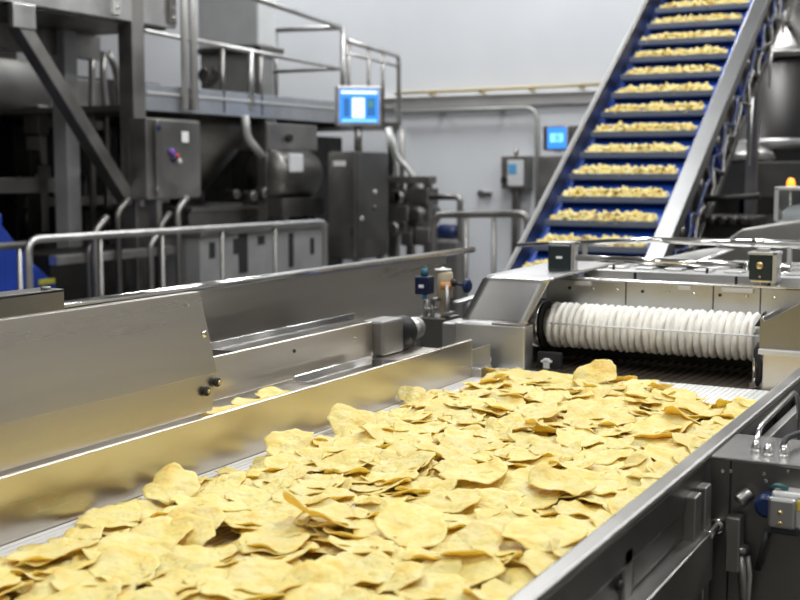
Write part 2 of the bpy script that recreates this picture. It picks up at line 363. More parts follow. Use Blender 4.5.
MB().cyl((pc.x, vy-.025, cz(299)), (pc.x, vy-.025, cz(294)), .006).build('nipple', LABELB, k, bev=0)
for px in (429, 436, 451):
    MB().cyl((P(px, 0).x, vy-.015, cz(330)), (P(px, 0).x, vy-.015, cz(300 if px < 440 else 284)), .006, n=12).build('rod', MSTEEL, t, bev=0)
for px, py in ((434, 309), (440, 299), (446, 320), (452, 313), (430, 325), (440, 330), (450, 334), (436, 318)):
    q = P(px, py); MB().box(q.x-.012, q.x+.006, vy-.030, vy+.01, q.z-.004, q.z+.004).build('clamp', MSTEEL, t, bev=.001)
hw = P(468, 286); a = P(450, 282)
b = MB(); b.cyl((a.x, vy, a.z), (hw.x, vy, hw.z), .004, n=12); b.lathe([(.004, 0), (.010, .005), (.010, .016), (.004, .02)], (a.x, vy, a.z), (hw.x-a.x, 0, hw.z-a.z), 16); b.build('spindle', RUBBER, t, bev=0)
MB().lathe([(.005, 0), (.014, .001), (.018, .003), (.019, .008), (.015, .012), (.006, .014)], (hw.x-.008, vy, hw.z), (1, -.15, 0), 22).build('hand_wheel', NAVY, t, bev=0)
b = MB(); q0 = P(452, 304); q1 = P(471, 297); b.bar((q0.x, vy+.02, q0.z), (q1.x, vy+.10, q1.z), .03, .008); b.build('side_bracket', SATIN, t)

# ------------------------------------------------------------------ ribbed roller station
RYc, RZc, RR = 2.66, 1.087, .050
t = thing('roller_station', 'roller station with a long white ribbed roller across the end of the belt', 'roller machine', (-.78, 2.66, 0))
# left housing: box below, curved hood above running back
def hood(u, v):
    # v: bottom front -> up -> back ; u: left -> right
    if v < .4:
        s = v/.4; z = 1.105+.094*s; y = 2.50+.030*s
    elif v < .6:
        s = (v-.4)/.2*PI/2; z = 1.199+.010*math.sin(s); y = 2.530+.014*(1-math.cos(s))
    else:
        s = (v-.6)/.4; z = 1.209+.006*s; y = 2.544+.66*s
    k = min(1, v/.5); x0 = -1.178+.048*k; x1 = -1.018+.050*k
    return (x0+(x1-x0)*u, y+.008*math.sin(PI*u)*max(0, 1-v/.5), z-.006*math.sin(PI*u)*(1 if v > .5 else 0))
b = MB(); b.sheet(hood, 8, 40, .004); b.build('hood', mat('hood_steel', (.56, .55, .54), .32, 1, var=.1, scale=9, stretch=(.12, 1, 1)), t, bev=0)
b = MB(); b.box(-1.195, -1.018, 2.495, 2.545, .962, 1.100); b.box(-1.235, -1.195, 2.51, 2.60, 1.03, 1.095); hs = b.build('housing', SATIN, t, bev=.004)
MB().box(-1.10, -1.022, 2.492, 2.52, 1.1005, 1.1045).build('housing_lid', CHROME, hs, bev=.001)
MB().box(-1.145, -1.10, 2.489, 2.495, 1.012, 1.022).build('handle', CHROME, hs, bev=.002)
MB().box(-1.15, -1.11, 2.488, 2.495, .975, 1.004).build('hinge', PALE, hs, bev=.002)
b = MB(); b.box(-1.019-.090, -1.014-.090, 2.605, 2.85, .95, 1.19); b.build('end_plate', SATIN, t)
b = MB(); b.cyl((-1.10, RYc, RZc), (-1.034, RYc, RZc), .056, n=32); b.build('bearing', CHROME, t, bev=.003)
b = MB(); b.lathe([(.050, 0), (.054, .001), (.054, .006), (.050, .007)], (-1.032, RYc, RZc), (1, 0, 0), 32); b.build('seal_ring', RUBBER, t, bev=0)
b = MB(); b.box(-1.013, -.955, 2.555, 2.572, .975, 1.035); k = b.build('black_plate', RUBBER, t, bev=.003)
b = MB(); b.box(-.994, -.980, 2.545, 2.555, .998, 1.022); b.box(-1.0, -.974, 2.545, 2.555, 1.012, 1.018); b.build('clip', LABELW, k, bev=.002)
# roller: core and its ribs
x0, x1 = -1.016, -.538
rl = MB().cyl((x0-.02, RYc, RZc), (x1+.02, RYc, RZc), .036, n=28).build('roller', WHITEP, t, bev=0)
nd = 29
for i in range(nd):
    x = x0+(x1-x0)*(i+.5)/nd; w = (x1-x0)/nd
    b = MB(); prof = [(.035, -.36*w), (.047, -.35*w), (.0520, -.22*w), (.0535, 0), (.0520, .22*w), (.047, .35*w), (.035, .36*w)]
    b.lathe(prof, (x, RYc, RZc), (1, 0, 0), 40)
    b.bm.verts.ensure_lookup_table()
    tilt = .055+.02*math.sin(i*1.7)
    for v in b.bm.verts:
        dy, dz = v.co.y-RYc, v.co.z-RZc; a = math.atan2(dz, dy); r = math.hypot(dy, dz)
        if r > .045: k = 1+.018*math.cos(16*a+i*2.1)+.012*math.sin(7*a+i*1.3); v.co.y = RYc+dy*k; v.co.z = RZc+dz*k
        v.co.x += tilt*dz+.0012*math.sin(3*a+i*2.4)
    b.build('rib', WHITEP, rl, bev=0)
b = MB(); b.cyl((-1.0, RYc-.060, RZc+.010), (-.515, RYc-.060, RZc+.010), .0020, n=10); b.build('guide_wire', LABELW, t, bev=0)
b = MB(); b.cyl((x1+.01, RYc, RZc), (-.505, RYc, RZc), .012, n=16); b.build('shaft', CHROME, t, bev=0)
# below the roller
b = MB(); b.prism([(-1.06, 2.50, .998), (-1.06, 2.79, .992), (-1.06, 2.79, .975), (-1.06, 2.50, .98)], (.545, 0, 0))
for i in range(24): b.box(-1.0+i*.02, -.994+i*.02, 2.505, 2.785, .990, .9985)
b.build('under_tray', mat('dark_tray_metal', (.10, .08, .06), .4, .7, var=.3), t, bev=0)
b = MB(); b.box(-1.16, -.505, 2.80, 2.81, .93, 1.13); b.build('back_plate', BLACKM, t)
# right end
b = MB(); b.box(-.512, -.506, 2.56, 2.85, .95, 1.145); b.build('end_plate', SATIN, t)
b = MB(); b.prism([(-.503, 2.50, 1.083), (-.503, 2.50, 1.150), (-.492, 2.50, 1.143), (-.42, 2.50, 1.186), (-.30, 2.50, 1.25), (-.30, 2.50, 1.083)], (0, .004, 0)); b.build('side_guard', MSTEEL, t, bev=.001)
b = MB(); b.box(-.503, -.30, 2.488, 2.506, 1.075, 1.086); b.build('edge_bar', PALE, t, bev=.002)
b = MB(); b.box(-.497, -.30, 2.512, 2.517, .95, 1.075); b.build('skirt', STEEL, t, bev=.001)
b = MB(); b.cyl((-.522, 2.552, 1.0), (-.522, 2.552, 1.075), .0045, n=12); b.box(-.530, -.505, 2.545, 2.56, .965, 1.005); b.build('post', CHROME, t, bev=0)
b = MB(); b.tube([(-.511, 2.55, 1.09), (-.520, 2.545, 1.07), (-.508, 2.545, 1.045), (-.508, 2.545, 1.02), (-.514, 2.55, 1.0)], .006, 10, .01); b.build('hose', RUBBER, t, bev=0)
b = MB(); b.prism([(-.535, 2.60, 1.118), (-.516, 2.60, 1.118), (-.516, 2.60, 1.150)], (0, .03, 0)); b.build('wedge', TEAL, t, bev=.001)
# cross beams and deck behind the roller
b = MB(); b.box(-1.06, -.36, 2.73, 2.78, 1.10, 1.188); b.build('cross_beam', SATIN, t)
for i in range(11):
    MB().lathe([(.004, 0), (.0035, .003), (.0015, .004)], (-1.0+i*.06, 2.73, 1.168), (0, -1, 0), 12).build('bolt', CHROME if i % 3 else BLACKM, t, bev=0)
for x in (-.86, -.655, -.55): MB().box(x-.0012, x+.0012, 2.7285, 2.73, 1.10, 1.188).build('seam', SLOT, t, bev=0)
for x, w in ((-.965, .02), (-.60, .035), (-.72, .015)): MB().box(x-w, x+w, 2.722, 2.73, 1.176, 1.186).build('bracket', PALE, t, bev=.001)
b = MB(); b.box(-1.06, -.36, 2.725, 2.83, 1.1885, 1.194); b.build('beam_cap', CHROME, t)
b = MB(); b.box(-1.0, -.30, 2.83, 2.86, 1.170, 1.206); b.build('ledge', SATIN, t)
b = MB(); b.box(-1.0, -.30, 2.86, 3.28, 1.19, 1.205)
for i in range(9):
    for j in range(4):
        x = -.96+i*.072+.02*(j % 2); y = 2.89+j*.1; b.box(x, x+.045, y, y+.05, 1.205, 1.211)
b.build('deck', SATIN, t, bev=.003)
for i, x in enumerate((-.93, -.86, -.70, -.62, -.555, -.545)):
    y = 2.80 if i % 2 else 2.85; zz = 1.194 if i % 2 else 1.206
    MB().box(x-.003, x+.003, y-.004, y+.004, zz, zz+.012).build('tie', BLACKM, t, bev=.001)
for x in (-1.0, -.52):
    for y in (2.62, 3.2): MB().box(x-.02, x+.02, y-.02, y+.02, 0, .955 if y < 3 else 1.19).build('leg', SATIN, t)
b = MB(); b.box(-1.19, -1.03, 2.5, 2.58, 0, .962); b.build('pedestal', MSTEEL, t)
# curved clear cover sheet
def cov(u, v): return (-.92+.16*u+.05*v, 2.95+.22*v, 1.215+.012*math.sin(PI*u)+.03*u*v)
tag(MB().sheet(cov, 8, 6, .003).build('cover_sheet', SATIN, None, bev=0, loc=(-.85, 3.0, 1.213)), 'thin pale curved cover sheet lying on the deck under the lower chrome rod', 'sheet')

# sensor rail
t = thing('sensor_rail', 'chrome rod carrying two dark sensor boxes above the ribbed roller', 'sensor rail', (-.78, 2.75, 1.19))
sy = 2.78
def sbox(px0, px1, py0, py1):
    a = at(px0, py0, 1, sy); c = at(px1, py1, 1, sy); return a.x, c.x, c.z, a.z
X0, X1, Z0, Z1 = sbox(550.5, 573, 244, 271)
s1 = MB().box(X0, X1, sy-.02, sy+.025, Z0, Z1).build('sensor_box', TEAL, t, bev=.005)
q = at(559, 257.5, 1, sy-.021); MB().box(q.x-.008, q.x+.008, sy-.0215, sy-.020, q.z-.003, q.z+.003).build('name_plate', LABELW, s1, bev=.001)
b = MB(); b.box(X1, X1+.009, sy-.018, sy+.010, Z0-.012, Z1+.008); b.box(X0-.002, X1+.009, sy-.01, sy+.03, Z1, Z1+.006); b.build('bracket', SATIN, s1, bev=.001)
b = MB(); b.box(X0+.005, X1+.004, sy-.02, sy+.03, 1.195, 1.200); b.box(X0+.012, X0+.02, sy, sy+.012, 1.198, Z0); b.box(X1-.012, X1, sy, sy+.012, 1.198, Z0); b.build('stand', CHROME, s1, bev=.001)
A0, A1, B0, B1 = sbox(751, 774, 254, 280)
s2 = MB().box(A0, A1, sy-.02, sy+.025, B0, B1).build('sensor_box', TEAL, t, bev=.003)
q = at(759.5, 265.5, 1, sy-.021); MB().lathe([(.0085, 0), (.0085, .003), (.004, .005)], (q.x, sy-.02, q.z), (0, -1, 0), 18).build('bolt', BRASS, s2, bev=0)
q = at(759.5, 277, 1, sy-.021); MB().lathe([(.003, 0), (.002, .002)], (q.x, sy-.02, q.z), (0, -1, 0), 10).build('screw', BRASS, s2, bev=0)
b = MB(); b.box(A0-.003, A1+.012, sy-.024, sy+.03, B1, B1+.006); b.box(A0+.014, A1-.012, sy-.01, sy+.015, B1+.006, B1+.014); b.box(A1, A1+.010, sy-.024, sy+.03, B0-.004, B1+.008); b.build('bracket', SATIN, s2, bev=.001)
b = MB(); b.lathe([(.012, 0), (.012, .008), (.007, .012), (.009, .022), (.004, .026)], (A1+.010, sy, (B0+B1)/2-.003), (1, 0, 0), 16); b.build('end_nut', CHROME, s2, bev=0)
b = MB(); b.box(A0+.004, A1-.004, sy-.02, sy+.02, B0-.006, B0); b.box(A0+.022, A0+.027, sy-.014, sy-.008, 1.150, B0); b.box(A1-.004, A1+.004, sy-.02, sy-.012, 1.145, B0); b.build('stand', CHROME, s2, bev=.001)
zr = (Z0+Z1)/2
b = MB(); b.tube([(X1, sy, at(574, 257.5, 1, sy).z), (A0, sy, at(751, 266, 1, sy).z)], .0085, 14); b.tube([(A0-.012, sy, at(748, 266, 1, sy).z), (A0, sy, at(751, 266, 1, sy).z)], .010, 14); b.build('rod', CHROME, t, bev=0)
# upper rod across
t = thing('cross_rod', 'long upper chrome rod crossing in front of the blue elevator foot', 'rod', (-.8, 3.1, 1.2))
y = 3.12
b = MB(); b.tube([at(517, 245, 1, y), at(650, 240, 1, y), at(820, 245, 1, y)], [.006, .008, .011], 12); b.tube([at(752, 242.5, 1, y), at(765, 243, 1, y)], .0115, 12); b.build('rod', CHROME, t, bev=0)
b = MB(); b.tube([at(560, 247, 1, y), at(640, 241, 1, y), at(668, 238, 1, y)], .0035, 8); b.build('cable', GREYP, t, bev=0)
for px in (585, 790):
    q = at(px, 243, 1, y); MB().box(q.x-.006, q.x+.006, y-.006, y+.006, 1.205, q.z).build('post', SATIN, t)

# ------------------------------------------------------------------ drive housing on the right
t = thing('drive_housing', 'dark stainless drive housing with a flat lid beside the right rail', 'machine housing', (-.1, 1.6, 0))
FY = 1.515
b = MB(); b.box(-.3605, .25, FY, FY+.005, .55, 1.083); k = b.build('front_panel', DSTEEL, t, bev=.001)
for px, py in ((766, 481), (764, 474), (731, 471), (723, 471), (788, 471)):
    q = at(px, py, 1, FY); MB().lathe([(.003, 0), (.002, .002)], (q.x, FY, q.z), (0, -1, 0), 10).build('screw', CHROME, k, bev=0)
MB().box(-.336, -.334, FY-.0015, FY, .8, 1.083).build('seam', SLOT, k, bev=0)
b = MB(); b.box(-.360, .25, FY-.002, 1.66, 1.083, 1.087); b.build('lid', STEELX, t, bev=.001)
b = MB(); b.box(-.352, -.338, 1.66, 2.48, .93, 1.06); b.build('side_plate', MSTEEL, t)
b = MB(); b.box(-.345, .25, 1.66, 2.3, 1.0, 1.004); b.build('tray', BLACKM, t)
b = MB(); b.box(-.34, .25, FY+.005, 2.3, 0, .99); b.build('body', BLACKM, t)
for dx, nm in ((0, 0), (.075, 1)):
    b = MB(); b.tube([(-.318+dx, 1.575, 1.087), (-.318+dx, 1.60, 1.112), (-.318+dx, 1.86, 1.118), (-.318+dx, 1.89, 1.09), (-.318+dx, 1.92, 1.004)], .005 if dx else .0035, 10, .02); b.build('wire_handle', CHROME, t, bev=0)
b = MB(); b.tube([(-.285, 1.58, 1.087), (-.285, 1.60, 1.10), (-.270, 1.66, 1.10), (-.262, 1.75, 1.06)], .004, 8, .02); b.build('cable', RUBBER, t, bev=0)
for px, py in ((756, 458), (768, 462), (784, 463)):
    q = at(px, py-8, 2, 1.087); MB().lathe([(.007, 0), (.007, .004), (.004, .012), (.002, .013)], q, (0, 0, 1), 12).build('clamp_nut', CHROME, t, bev=0)
# pipe and bracket before the panel
t = thing('drain_pipe', 'short steel pipe with ring collars dropping in front of the drive housing', 'pipe', (-.33, 1.49, .7))
py_ = 1.495
q = [at(738, 502, 1, py_), at(735, 520, 1, py_), at(734, 565, 1, py_)]
b = MB(); b.obox((q[1]+q[2])/2, (.009, 0, 0), (0, .012, 0), (0, 0, .035)); b.tube([q[0], q[0]+V((.012, .012, .01))], .009, 12); b.build('bracket', MSTEEL, t)
b = MB(); a = at(741, 552, 1, py_); c = at(745, 610, 1, py_); b.tube([a, c], .006, 10); b.tube([a+V((0, 0, -.0)), a+V((0, 0, .008))], .010, 10); b.build('pipe', MSTEEL, t, bev=0)
b = MB(); b.tube([at(748, 556, 1, py_), at(750, 575, 1, py_), at(747, 615, 1, py_)], .003, 8); b.build('cable', GREYP, t, bev=0)
MB().box(q[2].x-.03, q[2].x+.05, 1.49, FY, .72, .75).build('wall_clamp', BLACKM, t)
# gearmotor head below the ledge
b = MB()
for px, py, r in ((712, 572, .010), (716, 585, .012), (706, 590, .009)):
    q = at(px, py, 0, -.340); b.lathe([(r, 0), (r, .01), (r*.6, .014)], (-.3716, q.y, q.z), (1, 0, 0), 14)
q = at(712, 572, 0, -.34); b.box(-.3716, -.362, q.y-.03, q.y+.03, q.z-.05, q.z+.03)
tag(b.build('latch_block', SATIN, None, loc=(-.367, 1.42, .9)), 'small steel latch block with round nuts under the lower ledge of the right rail', 'latch')
# sensor switch
t = thing('safety_switch', 'grey and black safety switch with two screws on the dark housing', 'switch', (-.26, 1.49, .97))
def sw(px0, px1, py0, py1, y): a = at(px0, py0, 1, y); c = at(px1, py1, 1, y); return a.x, c.x, c.z, a.z
y = 1.475
a0, a1, c0, c1 = sw(768, 795, 497, 531, y)
k = MB().box(a0, a1, y, y+.008, c0, c1).build('face_plate', SATIN, t, bev=.004)
for py in (513, 524):
    q = at(780, py, 1, y); MB().lathe([(.0032, 0), (.0032, .0015), (.002, .0025)], q, (0, -1, 0), 14).build('screw', BRASS, k, bev=0)
MB().box(a0+.002, a1+.008, y+.008, FY, c0-.002, c1+.006).build('body', PALE, t, bev=.004)
b = MB(); b.lathe([(.010, 0), (.015, .003), (.015, .018), (.010, .024)], (a0-.004, y+.03, (c0+c1)/2+.004), (0, -1, 0), 20); b.build('side_plug', NAVY, t, bev=0)
b = MB(); b.box(a0+.004, a1+.004, y+.003, y+.03, c0-.008, c0+.002); b.build('foot', RUBBER, t, bev=.002)
b = MB(); b.box(a1+.0005, a1+.0085, y+.006, y+.03, c1-.014, c1-.002); b.build('warning_label', mat('yellow_label', (.75, .58, .06), .5), t, bev=.0005)
b = MB(); b.tube([(a0, y+.02, c1+.006), (a0+.006, y+.016, c1+.012), (a0+.02, y+.02, c1+.008)], .003, 8, .004); b.build('loop', mat('teal_cable', (.03, .12, .11), .4), t, bev=0)
b = MB(); q = [at(768, 532, 1, y+.02), at(764, 545, 1, y+.015), at(760, 558, 1, y+.018), at(758, 568, 1, y+.03)]; b.tube(q, [.0045, .004, .003, .0045], 8); b.build('cable', RUBBER, t, bev=0)

# ------------------------------------------------------------------ inclined elevator
NF = 17; PY, PZ = .1444, .0985
th = math.atan2(PZ, PY); du = V((0, math.cos(th), math.sin(th))); dn = V((0, -math.sin(th), math.cos(th)))
lip0 = V((0, 4.62, 1.04))
XEL, XER = -1.915, -1.415
def zl(y): return 1.04+PZ/PY*(y-4.62)
t = thing('chip_elevator', 'steep blue belt elevator with stepped flights full of chips', 'elevator', (-1.65, 5.6, 0))
L0, L1 = -2.0, NF+.6    # in pitches along the incline
def inc(j, off=0.0, x=0.0): p = lip0+du*(math.hypot(PY, PZ)*j)+dn*off; return V((x, p.y, p.z))
boff = -.060
b = MB(); b.hull8([inc(L0, boff-.012, XEL-.03), inc(L0, boff-.012, XER+.01), inc(L1, boff-.012, XER+.01), inc(L1, boff-.012, XEL-.03), inc(L0, boff, XEL-.03), inc(L0, boff, XER+.01), inc(L1, boff, XER+.01), inc(L1, boff, XEL-.03)])
b.build('belt', BLUEB, t, bev=0)
b = MB(); b.hull8([inc(L0, -.30, XEL), inc(L0, -.30, XER), inc(L1, -.30, XER), inc(L1, -.30, XEL), inc(L0, -.29, XEL), inc(L0, -.29, XER), inc(L1, -.29, XER), inc(L1, -.29, XEL)])
b.build('return_belt', BLUEB, t, bev=0)
FL = mat('flight_grey', (.19, .22, .28), .42, .2, var=.1)
for j in range(-1, NF):
    c = inc(j)
    b = MB()
    pr = [(0, c.y-.006, c.z), (0, c.y, c.z), (0, c.y+.004, c.z-.022), (0, c.y+.068, c.z-.028), (0, c.y+.070, c.z-.033), (0, c.y, c.z-.029), (0, c.y-.004, c.z-.024)]
    b.prism([(XEL, p[1], p[2]) for p in pr], (XER-XEL, 0, 0))
    b.build('flight', FL, t, bev=.0015)
# side sheets and rails
b = MB(); b.hull8([inc(L0, -.07, -1.948), inc(L0, -.07, -1.940), inc(L1, -.07, -1.940), inc(L1, -.07, -1.948), inc(L0, .016, -1.948), inc(L0, .016, -1.940), inc(L1, .079, -1.940), inc(L1, .079, -1.948)])
b.build('side_sheet', DSTEEL, t, bev=.001)
b = MB(); b.hull8([inc(L0, -.16, -1.962), inc(L0, -.16, -1.949), inc(L1, -.16, -1.949), inc(L1, -.16, -1.962), inc(L0, .020, -1.962), inc(L0, .020, -1.949), inc(L1, .083, -1.949), inc(L1, .083, -1.962)])
b.build('side_rail', PSTEEL, t, bev=.003)
b = MB(); b.hull8([inc(L0, -.07, -1.408), inc(L0, -.07, -1.402), inc(L1, -.07, -1.402), inc(L1, -.07, -1.408), inc(L0, .0, -1.408), inc(L0, .0, -1.402), inc(L1, -.01, -1.402), inc(L1, -.01, -1.408)])
b.build('side_sheet', BLUEB, t, bev=.001)
b = MB(); b.hull8([inc(L0, -.05, -1.400), inc(L0, -.05, -1.325), inc(L1, -.05, -1.325), inc(L1, -.05, -1.400), inc(L0, .022, -1.400), inc(L0, .022, -1.325), inc(L1, -.005, -1.325), inc(L1, -.005, -1.400)])
b.build('side_rail', mat('matt_bright_steel', (.36, .36, .36), .36, .95, var=.12, scale=3), t, bev=.004)
# chain side under the right rail
b = MB(); b.hull8([inc(L0, -.30, -1.40), inc(L0, -.30, -1.39), inc(L1, -.30, -1.39), inc(L1, -.30, -1.40), inc(L0, -.05, -1.40), inc(L0, -.05, -1.39), inc(L1, -.05, -1.39), inc(L1, -.05, -1.40)])
b.build('chain_plate', DSTEEL, t)
b = MB(); b.hull8([inc(L0, -.31, -1.36), inc(L0, -.31, -1.33), inc(L1, -.31, -1.33), inc(L1, -.31, -1.36), inc(L0, -.27, -1.36), inc(L0, -.27, -1.33), inc(L1, -.27, -1.33), inc(L1, -.27, -1.36)])
b.build('lower_rail', DSTEEL, t)
for j in range(-1, NF+1):
    b = MB(); b.bar(inc(j-.1, -.05, -1.345), inc(j+.25, -.28, -1.345), .02, .028, up=(1, 0, 0)); b.build('strut', BLUEP if j % 3 == 0 else DSTEEL, t)
    b = MB(); b.lathe([(.012, 0), (.030, .002), (.030, .012), (.012, .016)], inc(j+.45, -.12-.05*(j % 2), -1.352), (1, 0, 0), 14); b.build('chain_wheel', DSTEEL, t, bev=0)
b = MB()
pts = [inc(j*.5, -.20+.05*math.sin(j*1.9), -1.33+.012*math.sin(j*2.7)) for j in range(-2, 2*NF)]
b.tube(pts, .011, 8); b.build('cable', DSTEEL, t, bev=0)
b = MB(); pts = [inc(j*.5, -.12+.035*math.sin(j*2.3+1), -1.325+.010*math.sin(j*1.7)) for j in range(-2, 2*NF)]
b.tube(pts, .010, 8); b.build('cable', NAVY, t, bev=0)
for j, ln in ((13.2, .22), (10.2, .34), (15.4, .12)):
    p = inc(j, -.28, -1.335); MB().tube([p, p+V((0, 0, -ln))], [.012, .005], 8).build('drip_pipe', SATIN, t, bev=0)
for x in (-1.88, -1.47):
    for y in (4.75, 6.95): MB().box(x-.03, x+.03, y-.03, y+.03, 0, zl(y)-.40).build('leg', MSTEEL, t)
b = MB(); b.cyl(inc(L0, -.18, -1.97), inc(L0, -.18, -1.33), .11, n=24); b.build('foot_drum', BLUEP, t, bev=0)

# ------------------------------------------------------------------ chips
def chip_arrays(seed, R=.034, nr=10, ns=40, curl=1.0):
    g = np.random.default_rng(seed)
    a, b_, c, d = g.uniform(0, 2*PI, 4); asp = g.uniform(.80, 1.0)
    th_ = np.linspace(0, 2*PI, ns, endpoint=False); rad = np.linspace(0, 1, nr+1)[1:]
    out = 1+.07*np.cos(2*th_+a)+.065*np.cos(3*th_+b_)+.04*np.cos(5*th_+c)+.028*np.cos(8*th_+d)+.02*np.cos(13*th_+a*2)
    k1 = g.uniform(1.5, 6.5)*curl; k2 = g.uniform(-3.0, 2.5)*curl; rot = g.uniform(0, PI)
    X = [0.]; Y = [0.]
    for r in rad:
        X += list(R*r*out*np.cos(th_)); Y += list(R*r*out*np.sin(th_)*asp)
    X = np.array(X); Y = np.array(Y)
    u = X*math.cos(rot)+Y*math.sin(rot); v = -X*math.sin(rot)+Y*math.cos(rot)
    rr = np.hypot(X, Y)/R; ang = np.arctan2(Y, X)
    Z = k1*u*u+k2*v*v+.0034*curl*rr**3*np.cos(3*ang+c)+.0016*rr**2*np.cos(5*ang+a)+.0009*rr**3*np.cos(9*ang+d)
    for _ in range(60):
        bx, by = g.uniform(-R, R, 2)*.9; br = g.uniform(.003, .009); Z += g.uniform(-.0019, .0023)*np.exp(-((X-bx)**2+(Y-by)**2)/br**2)
    top = np.stack([X, Y, Z], 1)
    faces = []
    for s in range(ns): faces.append((0, 1+s, 1+(s+1) % ns))
    for k in range(nr-1):
        o = 1+k*ns; q = o+ns
        for s in range(ns): faces.append((o+s, q+s, q+(s+1) % ns, o+(s+1) % ns))
    n = len(top); bot = top-np.array([0, 0, .0013])
    rim = 1+(nr-1)*ns
    F = list(faces)+[tuple(n+i for i in f[::-1]) for f in faces]+[(rim+s, n+rim+s, n+rim+(s+1) % ns, rim+(s+1) % ns) for s in range(ns)]
    return top, np.vstack([top, bot]), F
def mesh_from(name, verts, faces):
    me = bpy.data.meshes.new(name); me.from_pydata([tuple(map(float, v)) for v in verts], [], faces); me.materials.append(CHIP)
    me.shade_smooth(); me.update(); return me
PROTO = [chip_arrays(100+i, R=float(rng.uniform(.040, .048)), curl=float(rng.uniform(.5, 1.1))) for i in range(18)]
PMESH = [mesh_from('potato_chip', p[1], p[2]) for p in PROTO]
# pile: each chip comes to rest on what already lies on the belt
GX0, GY0, GD = -1.10, .55, .004
NX, NY = int(.72/GD), int(2.05/GD)
HF = np.full((NX, NY), 1.0)
def gi(x, y): return np.clip(((x-GX0)/GD).astype(int), 0, NX-1), np.clip(((y-GY0)/GD).astype(int), 0, NY-1)
def rotm(rz, tx, ty):
    return np.array(Matrix.Rotation(tx, 3, 'X') @ Matrix.Rotation(ty, 3, 'Y') @ Matrix.Rotation(rz, 3, 'Z'))
chips = []
def place(k, x, y, rz, tilt=None, sc=1.0, q=80, extra=(0, 0)):
    top = PROTO[k][0]*sc
    base = top @ np.array(Matrix.Rotation(rz, 3, 'Z')).T
    ix, iy = gi(base[:, 0]+x, base[:, 1]+y); h = HF[ix, iy]
    if tilt is None:
        A = np.stack([base[:, 0], base[:, 1], np.ones(len(base))], 1); cf = np.linalg.lstsq(A, h, rcond=None)[0]
        sx, sy_ = np.clip(cf[:2]*.9, -.45, .45); tx = math.atan(sy_)+extra[0]; ty = -math.atan(sx)+extra[1]
    else: tx, ty = tilt
    R = rotm(rz, tx, ty); w = top @ R.T
    ix, iy = gi(w[:, 0]+x, w[:, 1]+y); h = HF[ix, iy]
    z = np.percentile(h-w[:, 2], q)+.0022
    z = max(z, 1.0015+.0013-(w[:, 2].min()))
    # fill the footprint at finer steps
    zz = w[:, 2]+z
    for dx in (-.002, .002):
        for dy in (-.002, .002):
            jx, jy = gi(w[:, 0]+x+dx, w[:, 1]+y+dy); np.maximum.at(HF, (jx, jy), zz)
    chips.append((k, x, y, z, rz, tx, ty, sc))
    return len(chips)-1
def inside(x, y):
    if not (-1.056 < x < -.43): return False
    if y > 2.36+.05*math.sin(x*23)+.02*math.sin(x*61): return False
    if y > 2.2 and x > -.56-.35*(y-2.2): return False
    e = -1.032+.014*math.sin(y*9)+.010*math.sin(y*31)
    return x > e
for layer, cnt in ((0, 220), (1, 240), (2, 250), (3, 140)):
    done = 0
    while done < cnt:
        best = None
        for _ in range(6):
            y = .62+(2.42-.62)*rng.random(); x = -1.05+.64*rng.random()
            if not inside(x, y): continue
            h = HF[int((x-.012-GX0)/GD):int((x+.016-GX0)/GD), int((y-.012-GY0)/GD):int((y+.016-GY0)/GD)].mean()
            if best is None or h < best[0]: best = (h, x, y)
        if best is None: continue
        _, x, y = best
        if layer >= 2 and (x < -.985 or y > 2.33): continue
        if layer >= 3 and HF[gi(np.array([x]), np.array([y]))][0] > 1.035: 
            if rng.random() < .8: done += .2; continue
        ex = rng.normal(0, .10, 2)
        if rng.random() < .5: ex[0] += abs(rng.normal(0, .08))
        place(int(rng.integers(18)), x, y, float(rng.uniform(0, 2*PI)), None, float(rng.choice([rng.uniform(.55, .8), rng.uniform(.8, 1.08), rng.uniform(.85, 1.08)])), q=52, extra=tuple(ex)); done += 1
# chips that stand out along the left guard
FEAT = {}
for (px, py, zz, k, tl, sc, lab) in (
    (172, 493, 1.022, 3, (.30, .16), .98, 'curled pale chip tilted up beside the left guard, nearest one standing clear'),
    (288, 450, 1.022, 7, (.40, .15), .95, 'pale chip tilted up at the heap edge, middle of the left guard'),
    (352, 423, 1.020, 9, (.38, .25), .95, 'long pale chip tilted up at the left heap edge, second from the far end'),
    (112, 528, 1.012, 11, (.08, .06), .9, 'flat chip reaching over the bare white belt strip at lower left'),
    (412, 398, 1.012, 5, (.5, .2), .7, 'small chip fragment lying alone at the left edge near the far end of the guard'),
    (597, 376, 1.030, 2, (.62, .0), 1.0, 'raised chip peaking at the far edge of the heap before the ribbed roller'),
    (322, 500, 1.052, 13, (-.35, .2), 1.15, 'chip propped open over a dark gap in the left half of the heap'),
    (413, 503, 1.056, 4, (.22, .1), 1.05, 'large round smooth chip lying on top in the middle of the heap'),
    (545, 520, 1.050, 8, (.16, .05), 1.05, 'broad oval chip on top of the heap near the bare right rail'),
    (475, 460, 1.05, 14, (.12, -.1), 1.0, 'wide round chip on the centre top of the heap'),
    (560, 470, 1.052, 16, (.10, .15), 1.05, 'broad chip with an upturned near edge over a shadow right of the heap centre')):
    p = at(px, py, 2, zz)
    FEAT[place(k, p.x, p.y, 1.0+px*.01, tl, sc, q=88)] = lab
